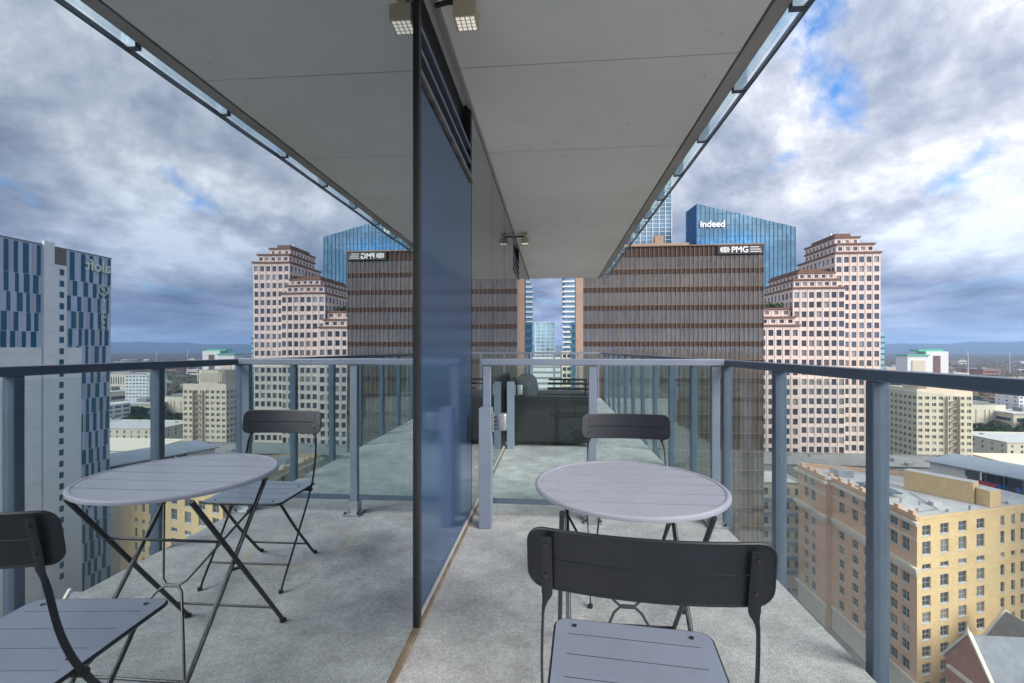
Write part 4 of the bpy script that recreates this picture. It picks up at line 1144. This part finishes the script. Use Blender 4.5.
# -- low cream row with blue bands behind the street, and the long dark roof
def flat_building(name, label, x0, x1, y0, y1, top, mw, mr, nf, ns, nr, pitch=3.6, ww=1.5, hh=1.9, first=1.5, bandm=None, group=None, frame='wframe', cat='building'):
    t = thing(name, label, cat, ((x0 + x1) / 2, (y0 + y1) / 2, GZ), 0, group)
    body = MB(); wins = []
    r = rows(top - first, nr, pitch, hh)
    if nf and nr: wall_face(body, (x0, y0), (x1, y0), GZ, top, spread(x1 - x0, nf, ww), r, mw, .2, wins, lambda i, j: (ww, hh))
    else: body.poly([(x0, y0, GZ), (x1, y0, GZ), (x1, y0, top), (x0, y0, top)], mw)
    if ns and nr: wall_face(body, (x0, y1), (x0, y0), GZ, top, spread(y1 - y0, ns, ww), r, mw, .2, wins, lambda i, j: (ww, hh))
    else: body.poly([(x0, y1, GZ), (x0, y0, GZ), (x0, y0, top), (x0, y1, top)], mw)
    body.poly([(x1, y0, GZ), (x1, y1, GZ), (x1, y1, top), (x1, y0, top)], mw); body.poly([(x1, y1, GZ), (x0, y1, GZ), (x0, y1, top), (x1, y1, top)], mw)
    rel(body, t).build('wall', t)
    if wins: place_windows(t, wins, lambda k: window_mb(k[0], k[1], 1, 1, .08, 'wglass', frame, False))
    mb = MB(); mb.poly([(x0 + .3, y0 + .3, top - .3), (x1 - .3, y0 + .3, top - .3), (x1 - .3, y1 - .3, top - .3), (x0 + .3, y1 - .3, top - .3)], mr)
    for (a, b, c, d) in ((x0, x1, y0, y0 + .3), (x0, x1, y1 - .3, y1), (x0, x0 + .3, y0 + .302, y1 - .302), (x1 - .3, x1, y0 + .302, y1 - .302)):
        mb.box(a, b, c, d, top - .3, top + .25, mw)
    rr_ = random.Random(int(x0 * 7 + y0))
    for k in range(rr_.randint(2, 5)):
        a = rr_.uniform(x0 + 1, max(x0 + 1.1, x1 - 4)); c = rr_.uniform(y0 + 1, max(y0 + 1.1, y1 - 4)); s_ = rr_.uniform(1, 2.6)
        mb.box(a, a + s_, c, c + s_, top - .297, top + rr_.uniform(.5, 1.4), rr_.choice(['steel', 'membrane', 'greyroof']))
    rel(mb, t).build('roof', t)
    if bandm:
        mb = MB()
        for k in range(nr): z = top - first - hh - (pitch - hh) * .85 - k * pitch; mb.box(x0 - .5, x1, y0 - .5, y0 - .003, z, z + 1.15, bandm)
        rel(mb, t).build('balcony_band', t)
    return t
flat_building('cream_row_building', 'low cream building with slate-blue bands between granite tower and orange brick building', 50, 79, 152, 166, -41.5, 'cream', 'membrane', 9, 4, 6, 4.6, 1.7, 2.3, 1.6, 'blueband')
flat_building('dark_roof_podium', 'long dark roofed podium below the pink granite tower', 76, 150, 172, 192, -40.5, 'greyroof', 'greyroof', 0, 0, 0)
flat_building('glass_roof_pavilion', 'small grey roof pavilion behind the orange brick building', 99, 109, 148, 160, -40, 'steel', 'membrane', 3, 3, 2)
# -- rooftop bar
rb = thing('rooftop_bar', 'rooftop bar with long grey metal roof, blue seats and a red banner', 'building', (140, 158, GZ))
bo_u = Vector((134.03 - 121, 138 - 166, 0)); bo_u.normalize(); bn_ = Vector((bo_u.y * -1, bo_u.x, 0))
O = Vector((122.5, 160, 0)); LB = 44.0; WB = 13.0
def P(s_, t_, z): q = O + bo_u * s_ + bn_ * t_; return (q.x, q.y, z)
mb = MB(); mb.prism([P(0, 0, 0)[:2], P(LB, 0, 0)[:2], P(LB, WB, 0)[:2], P(0, WB, 0)[:2]], GZ, -40.2, 'limestone', 'pave'); rel(mb, rb).build('wall', rb)
mb = MB(); mb.obox(P(-1, -1.0, -35.6), tuple(bo_u * (LB + 2)), tuple(bn_ * (WB + 1.5) + Vector((0, 0, 1.3))), (0, 0, .35), 'metalroof'); rel(mb, rb).build('roof', rb)
mb = MB(); mb.obox(P(-.2, .2, -40.19), tuple(bo_u * 9), tuple(bn_ * 8), (0, 0, 4.55), 'whitepaint'); mb.obox(P(9.2, 8, -40.19), tuple(bo_u * (LB - 10)), tuple(bn_ * .3), (0, 0, 4.9), 'signback'); rel(mb, rb).build('back_wall', rb)
for k in range(10):
    mb = MB(); mb.obox(P(9.5 + k * 4, .1, -40.19), tuple(bo_u * .3), tuple(bn_ * .3), (0, 0, 4.55), 'bluemullion'); rel(mb, rb).build('post', rb)
mb = MB(); mb.obox(P(11, -1.6, -40.6), tuple(bo_u * 5.5), tuple(bn_ * .15), (0, 0, 2.5), 'red'); rel(mb, rb).build('banner', rb)
cp = None
for k in range(34):
    if k % 9 == 8: continue
    s_, t_ = 10.5 + k * 1.02, .8 + (k % 2) * 1.3
    if cp is None:
        cp = thing('blue_bar_seat', 'blue seat lined up under the grey metal roof of the rooftop bar', 'seat', P(s_, t_, -40.18), 0, 'blue seats of the rooftop bar')
        mb = MB(); mb.box(-.32, .32, -.3, .3, .75, .86, 'bluechair'); mb.build('seat', cp)
        mb = MB(); mb.box(-.32, .32, .25, .33, .865, 1.6, 'bluechair'); mb.build('backrest', cp)
        mb = MB(); mb.box(-.06, .06, -.06, .06, .0, .75, 'steel'); mb.box(-.3, .3, -.3, .3, 0, .04, 'steel'); mb.build('leg', cp)
        c_ = cp
    else: c_ = copy_tree(cp)
    c_.location = P(s_, t_, -40.18); c_.rotation_euler = (0, 0, math.atan2(bo_u.y, bo_u.x) + PI)

# -- civic buildings further to the right
cr = thing('cream_civic_building', 'cream civic building with tall narrow windows and a low grey roof', 'building', (408, 478, GZ))
cf = MB(); wn = []
u = Vector((35, 3)); 
wall_face(cf, (390.6, 467), (426, 470), GZ, -51.7, [(2.5, 4.0), (6.5, 8.0), (14.5, 16.5), (18.8, 20.8), (23.1, 25.1), (27.4, 29.4)], [(-70, -56.5)], 'cream', .5, wn, lambda i, j: (2 if i > 1 else 1.5, 13.5))
cf.prism([(390.6, 467.5), (426, 470.5), (425, 495), (389, 492)], GZ, -51.71, 'cream', 'greyroof')
rel(cf, cr).build('wall', cr); place_windows(cr, wn, lambda k: window_mb(k[0], k[1], 1, 5, .1, 'wglass', 'wframe', False))
mb = MB(); mb.prism([(396, 473), (416, 475), (414, 488), (394, 486)], -51.7, -49.2, 'greyroof'); rel(mb, cr).build('roof', cr)
flat_building('white_apartments', 'white apartment block with dark balconies behind the cream civic building', 470, 500, 505, 530, -30, 'whitepaint', 'membrane', 7, 3, 10, 4.0, 2.6, 1.6)
flat_building('colonnade_hall', 'long cream hall with a row of tall dark openings', 560, 640, 590, 625, -34, 'cream', 'greyroof', 22, 8, 1, 14, 1.6, 10, 4)
flat_building('white_garage', 'white parking garage with long dark openings beside the live oaks', 408, 440, 392, 418, -52, 'whitepaint', 'membrane', 4, 3, 5, 4.2, 6.5, 2.0)
flat_building('tan_roof_block', 'wide tan low block with a white roof beside the beige office tower', 250, 330, 262, 300, -62, 'limestone', 'limestone', 14, 6, 2)
flat_building('tan_market_block', 'low tan block behind the rooftop bar', 215, 285, 228, 256, -63, 'beige', 'limestone', 12, 5, 2)
flat_building('white_market_block', 'low block with bright white roof and red trim behind the rooftop bar', 262, 330, 205, 240, -64, 'redbrick', 'membrane', 12, 5, 2)
flat_building('grey_depot', 'low grey roofed depot left of the beige office tower', 160, 205, 235, 262, -60, 'beige', 'membrane', 8, 4, 2)
flat_building('pale_court_block', 'long pale low block on the far side of the beige office tower', 300, 372, 330, 372, -61, 'cream', 'membrane', 12, 6, 2)
flat_building('brick_store', 'small red brick store between podium and beige office tower', 150, 172, 205, 225, -58, 'redbrick', 'membrane', 5, 4, 3)
# -- patterned hotel tower (seen in the mirror window)
ht = thing('hotel_tower', 'tall hotel with blue and grey chequered panels, white base panels and pale lettering', 'building', (150, 112, GZ))
hx, hy0, hy1 = 135.0, 84.0, 132.0
HT = 29.2
mb = MB(); mb.box(hx, hx + 24, hy0, hy1, GZ, HT, 'hotelpanel'); mb.box(hx + .003, hx + 24.2, hy0 - .2, hy1 + .2, HT + .003, HT + .4, 'hotelgrey'); rel(mb, ht).build('wall', ht)
rg = random.Random(3)
mbg = MB(); mbl = MB()
for (ya, yb2) in ((132.0, 118.6), (112.5, 84.0)):
    z = HT - .2; row = 0; ph = 0
    while z > GZ + 5:
        h = 8.2 if row == 0 else rg.choice([4.4, 5.0, 5.6])
        y = ya - .3 - ph; ph = rg.choice([.0, .5, 1.0, 1.4])
        while y > yb2 + .9:
            w_ = rg.choice([.75, .9, 1.0, 1.2])
            base_zone = z < 1.6 and (ya < 113 or y < 122.8)
            if not base_zone:
                mbg.box(hx - .12, hx - .004, y - w_, y, z - h + .15, z, 'hotelglass')
                if rg.random() < .5: mbl.box(hx - .08, hx - .004, max(y - w_ - 1.0, yb2), y - w_ - .02, z - h + .15, z, 'hotellight')
            y -= w_ + rg.choice([.9, 1.2, 1.5, 1.9])
        z -= h; row += 1
rel(mbg, ht).build('glass_strips', ht); rel(mbl, ht).build('light_panels', ht)
mb = MB(); mb.box(hx - .35, hx - .13, 84, 112.3, GZ, 1.6, 'hotelwhite'); mb.box(hx - .35, hx - .13, 118.55, 122.9, GZ, 1.6, 'hotelwhite')
mb.box(hx - .6, hx - .004, 112.6, 115.2, GZ, HT + 1.2, 'hotelwhite'); mb.box(hx - .5, hx - .004, 115.25, 118.5, GZ, 24.6, 'hotelwhite')
for z in np.arange(-70, 27, 6.3): mb.box(hx - .64, hx - .601, 112.6, 115.2, z, z + .12, 'hotelpanel')
for z in np.arange(-70, 1, 5): mb.box(hx - .39, hx - .351, 84, 112.3, z, z + .1, 'hotelpanel')
rel(mb, ht).build('white_panels', ht)
mb = MB(); mb.box(hx - .4, hx - .004, 115.25, 118.5, 24.7, HT - .1, 'hotelgrey'); rel(mb, ht).build('plant_screen', ht)
hw = []
for k in range(28): hw.append((hx - .53, 117.2, 22.6 - k * 3.15, 0, -1, (1.2, 1.7)))
place_windows(ht, hw, lambda k: window_mb(k[0], k[1], 1, 1, .0, 'hotelglass', 'wframe', False))
text('aloft', 4.6, 'sign_cream', 'sign', ht, (hx - .5 - 150, 131.3 - 112, 24.6 - GZ), (R(90), 0, R(-90)), .1, 'LEFT', .95, .06)
mb = MB()
for k in range(20):
    a, b = 2 * PI * k / 20, 2 * PI * (k + 1) / 20
    mb.poly([(hx - .4, 129.2 + r_ * math.cos(q), 19.2 + r_ * math.sin(q)) for r_, q in ((1.35, a), (1.7, a), (1.7, b), (1.35, b))], 'sign_cream')
mb.tube([(hx - .4, 130.2, 18.0), (hx - .4, 129.5, 19.4), (hx - .4, 128.8, 19.1), (hx - .4, 128.2, 20.4)], .16, 'sign_cream', 6)
rel(mb, ht).build('emblem', ht)
for k, cch in enumerate('element'):
    text(cch, 2.0, 'sign_cream', 'vertical_sign', ht, (hx - .4 - 150, 129.2 - 112, 15.4 - k * 1.65 - GZ), (R(90), 0, R(-90)), .08, 'CENTER', 1.0, .03)

# -- street on the left of the brick building
mb = MB(); mb.box(56, 72.5, 60, 900, GZ + .004, GZ + .02, 'asphalt'); struct(mb.build('road'))
mb = MB(); mb.box(72.5, 75.2, 60, 400, GZ + .004, GZ + .16, 'pave'); mb.box(53, 56, 60, 400, GZ + .004, GZ + .16, 'pave'); struct(mb.build('pavement'))
mb = MB()
for k in range(60): mb.box(64.1, 64.3, 70 + k * 7, 73 + k * 7, GZ + .024, GZ + .026, 'paint')
struct(mb.build('road_markings'))
def make_car(name, label, paint, loc, rz, group='cars along the street below'):
    t = thing(name, label, 'car', loc, rz, group)
    mb = MB(); side_ = [(-2.2, .35), (-2.25, .75), (-1.95, .95), (-1.35, 1.0), (-.75, 1.45), (.75, 1.47), (1.45, 1.0), (2.1, .92), (2.25, .6), (2.2, .35)]
    n = len(side_); vs = [(-.88 * (1 if z < 1.1 else .78), y, z) for y, z in side_] + [(.88 * (1 if z < 1.1 else .78), y, z) for y, z in side_]
    mb.raw(vs, [(i, (i + 1) % n, n + (i + 1) % n, n + i) for i in range(n)] + [tuple(range(n))[::-1], tuple(range(n, 2 * n))], paint); mb.build('body', t)
    mb = MB()
    for s_ in (-1, 1): mb.poly([(s_ * .80, -.72, 1.38), (s_ * .80, .72, 1.38), (s_ * .885, 1.2, 1.03), (s_ * .885, -1.15, 1.03)], 'solar')
    mb.poly([(-.66, .80, 1.455), (.66, .80, 1.455), (.8, 1.42, 1.045), (-.8, 1.42, 1.045)], 'solar'); mb.build('window', t)
    for x in (-.8, .8):
        for y in (-1.4, 1.4):
            mb = MB(); mb.disc((x - .11, y, .33), .33, .22, 'rubber', 14, 'x'); mb.build('wheel', t)
    return t
M['carwhite'] = mat('white_car_paint', (.7, .7, .7), .3, coat=.5); M['carred'] = mat('dark_red_car_paint', (.22, .03, .03), .3, coat=.5); M['cargrey'] = mat('grey_car_paint', (.14, .15, .16), .3, .4, coat=.5)
make_car('parked_car', 'white car on the street beside the orange brick building', 'carwhite', (70.8, 136, GZ + .02), 0)
make_car('parked_car', 'dark red car on the street in front of the white car', 'carred', (70.9, 124, GZ + .02), 0)
make_car('parked_car', 'grey car further up the street past the brick building', 'cargrey', (58, 150, GZ + .02), PI)

# -- trees
def tree_mesh(name, h, r, leaf, seed, nleaf=900):
    rg = random.Random(seed)
    t = thing(name, 'x', 'tree')
    mb = MB(); mb.tube([(0, 0, 0), (.1, .1, h * .3), (0, 0, h * .55)], [h * .035, h * .026, h * .016], 'bark', 8)
    for k in range(5):
        a = rg.uniform(0, 2 * PI); mb.tube([(0, 0, h * .3), (r * .35 * math.cos(a), r * .35 * math.sin(a), h * .5), (r * .65 * math.cos(a), r * .65 * math.sin(a), h * .68)], [h * .016, h * .011, h * .004], 'bark', 6)
    mb.build('trunk', t)
    mb = MB(); cl = [(rg.uniform(-.62, .62) * r, rg.uniform(-.62, .62) * r, h * rg.uniform(.45, .86), r * rg.uniform(.28, .46)) for _ in range(13)]
    for k in range(nleaf):
        c = rg.choice(cl); a, b = rg.uniform(0, 2 * PI), math.acos(rg.uniform(-1, 1)); q = c[3] * rg.uniform(.6, 1.05)
        p = Vector((c[0] + q * math.sin(b) * math.cos(a), c[1] + q * math.sin(b) * math.sin(a), c[2] + q * math.cos(b) * .75))
        u_ = Vector((rg.gauss(0, 1), rg.gauss(0, 1), rg.gauss(0, 1))).normalized(); v_ = u_.cross(Vector((rg.gauss(0, 1), rg.gauss(0, 1), rg.gauss(0, 1)))).normalized(); s_ = r * rg.uniform(.05, .11)
        mb.poly([p + u_ * s_, p + v_ * s_, p - u_ * s_, p - v_ * s_ * .8], leaf)
    mb.build('crown', t); return t
TR = [tree_mesh('oak_tree', 13, 7, 'leaf', 1), tree_mesh('oak_tree', 10, 5, 'leaf', 2), tree_mesh('street_tree', 9, 3.6, 'leaf2', 3)]
spots = []
for y in (112, 120, 128, 137, 146, 155): spots.append((55, y, 1, .8, 'street tree on the pavement opposite the orange brick building'))
for y in (158, 168, 180): spots.append((74, y, 1, .8, 'street tree on the pavement beyond the orange brick building'))
rg = random.Random(11)
for k in range(20): spots.append((rg.uniform(372, 405), rg.uniform(385, 420), k % 2, rg.uniform(.8, 1.3), 'live oak in the grove beside the white parking garage'))
for k in range(12): spots.append((rg.uniform(427, 455), rg.uniform(438, 468), k % 2, rg.uniform(.8, 1.3), 'live oak growing right of the cream civic building'))
for k in range(5): spots.append((386 + k * 8.5, 458 + rg.uniform(-3, 3), 1, .8, 'small tree in front of the cream civic building'))
for k in range(16): spots.append((rg.uniform(335, 372), rg.uniform(385, 450), 2 if k % 3 == 0 else 0, rg.uniform(.6, 1.1), 'tree of the park between the pale low block and the cream civic building'))
for k in range(26): spots.append((rg.uniform(430, 620), rg.uniform(540, 700), k % 3, rg.uniform(.8, 1.4), 'tree in the district behind the civic buildings'))
used = set()
gname = {}
for x, y, ty, s_, lab in spots:
    o = TR[ty] if ty not in used else copy_tree(TR[ty]); used.add(ty)
    o.location = (x, y, GZ); o.scale = (s_, s_, s_ * rg.uniform(.9, 1.1)); o.rotation_euler = (0, 0, rg.uniform(0, 6))
    o['label'] = lab; o['group'] = lab.replace('street tree', 'street trees').replace('live oak', 'live oaks').replace('small tree', 'small trees') if not lab.startswith('tree') else lab.replace('tree', 'trees', 1)

# -- far woods (uncountable) and scattered far buildings
ico_v = np.array([(0, 0, 1), (.894, 0, .447), (.276, .851, .447), (-.724, .526, .447), (-.724, -.526, .447), (.276, -.851, .447), (.9, .3, -.3), (0, 1, -.3), (-.9, .3, -.3), (-.5, -.8, -.3), (.5, -.8, -.3)])
ico_f = np.array([(0, 1, 2), (0, 2, 3), (0, 3, 4), (0, 4, 5), (0, 5, 1), (1, 6, 2), (2, 6, 7), (2, 7, 3), (3, 7, 8), (3, 8, 4), (4, 8, 9), (4, 9, 5), (5, 9, 10), (5, 10, 1), (1, 10, 6)])
rn = np.random.RandomState(5)
NB = 34000
az = np.radians(rn.uniform(27, 56, NB)); dd = 620 * np.exp(rn.uniform(0, 1, NB) ** .62 * math.log(13))
az[:900] = np.radians(rn.uniform(-8, 3, 900)); dd[:900] = rn.uniform(900, 6000, 900)
sz = rn.uniform(3.5, 8, NB) * (1 + dd / 4500)
P3 = np.stack([dd * np.sin(az), dd * np.cos(az), np.full(NB, GZ + 3)], 1)
V = (ico_v[None] + rn.normal(0, .16, (NB, len(ico_v), 3))) * (sz[:, None, None] * np.array([1, 1, .8])) + P3[:, None]
Fc = ico_f[None] + (np.arange(NB) * len(ico_v))[:, None, None]
me = bpy.data.meshes.new('distant_woods')
Vf = V.reshape(-1, 3); Ff = Fc.reshape(-1, 3)
me.vertices.add(len(Vf)); me.vertices.foreach_set('co', Vf.ravel())
me.loops.add(Ff.size); me.loops.foreach_set('vertex_index', Ff.ravel().astype(np.int32))
me.polygons.add(len(Ff)); me.polygons.foreach_set('loop_start', np.arange(0, Ff.size, 3, dtype=np.int32))
me.update(calc_edges=True); me.validate(); me.materials.append(M['woods'])
o = bpy.data.objects.new('distant_woods', me); COL.objects.link(o); o['kind'] = 'stuff'; o['label'] = 'brown and green woods spreading over the far plain'

fb = {}
mats_b = ['whitepaint', 'cream', 'limestone', 'beige', 'redbrick']
for k in range(230):
    a_ = R(rg.uniform(31, 53)); d_ = 560 * math.exp(rg.random() * math.log(8))
    ty = k % 5
    big = 1.0 + (rg.random() < .25) * 1.5
    if ty not in fb:
        t = thing('far_building', 'x', 'building'); mb = MB(); mb.box(-9, 9, -7, 7, 0, 9, mats_b[ty]); mb.build('wall', t)
        mb = MB(); mb.box(-9.3, 9.3, -7.3, 7.3, 9.003, 9.6, 'membrane' if ty != 4 else 'greyroof'); mb.box(-3, 1, -2, 2, 9.603, 11.5, 'greyroof'); mb.build('roof', t)
        mb = MB()
        for z in (2, 5.5): mb.box(-8, 8, -7.1, -7.003, z, z + 1.6, 'solar'); mb.box(-9.1, -9.003, -6, 6, z, z + 1.6, 'solar')
        mb.build('window_band', t)
        fb[ty] = t
    else: t = copy_tree(fb[ty])
    t.location = (d_ * math.sin(a_), d_ * math.cos(a_), GZ); t.rotation_euler = (0, 0, rg.choice([0, .3, PI / 2, 1.2]))
    t.scale = (big * rg.uniform(.7, 1.6), big * rg.uniform(.7, 1.3), rg.uniform(.5, 1.2) * big)
    cname = ['white', 'cream', 'tan', 'beige', 'red brick'][ty]
    t['label'] = f'small {cname} building among the woods of the far plain'; t['group'] = f'{cname} buildings on the far plain'
for (x, y, h, lab) in ((0, 0, 75, 'thin grey mast rising from the far plain right of the green roofed tower'), (1, 0, 70, 'thin grey mast on the far plain near the right picture edge')):
    a_ = R([39.9, 43.6 - 1.2][x]) ; d_ = [1500, 1900][x]
    t = thing('radio_mast', lab, 'mast', (d_ * math.sin(a_), d_ * math.cos(a_), GZ)); mb = MB(); mb.tube([(0, 0, 0), (0, 0, h * .8)], [2.2, 1.6], 'steel', 8); mb.build('shaft', t)
    mb = MB(); mb.tube([(0, 0, h * .8), (0, 0, h)], [.8, .4], 'whitepaint', 6); mb.build('tip', t)

# ------------------------------------------------------------------ haze
HAZE = True
if HAZE:
    hm = bpy.data.materials.new('haze_air'); hm.use_nodes = True
    t = hm.node_tree; t.nodes.clear()
    pv = N(t, 'ShaderNodeVolumePrincipled'); pv.inputs['Color'].default_value = (.40, .62, 1, 1); pv.inputs['Density'].default_value = 9.5e-5
    pv.inputs['Anisotropy'].default_value = .2
    o_ = N(t, 'ShaderNodeOutputMaterial'); L(t, pv.outputs[0], o_.inputs['Volume'])
    M['haze'] = hm
    mb = MB(); mb.box(-18000, 18000, -18000, 18000, GZ - 1, 300, 'haze'); hz = mb.build('haze'); hz['kind'] = 'stuff'; hz['label'] = 'thin blue haze over the city and hills'
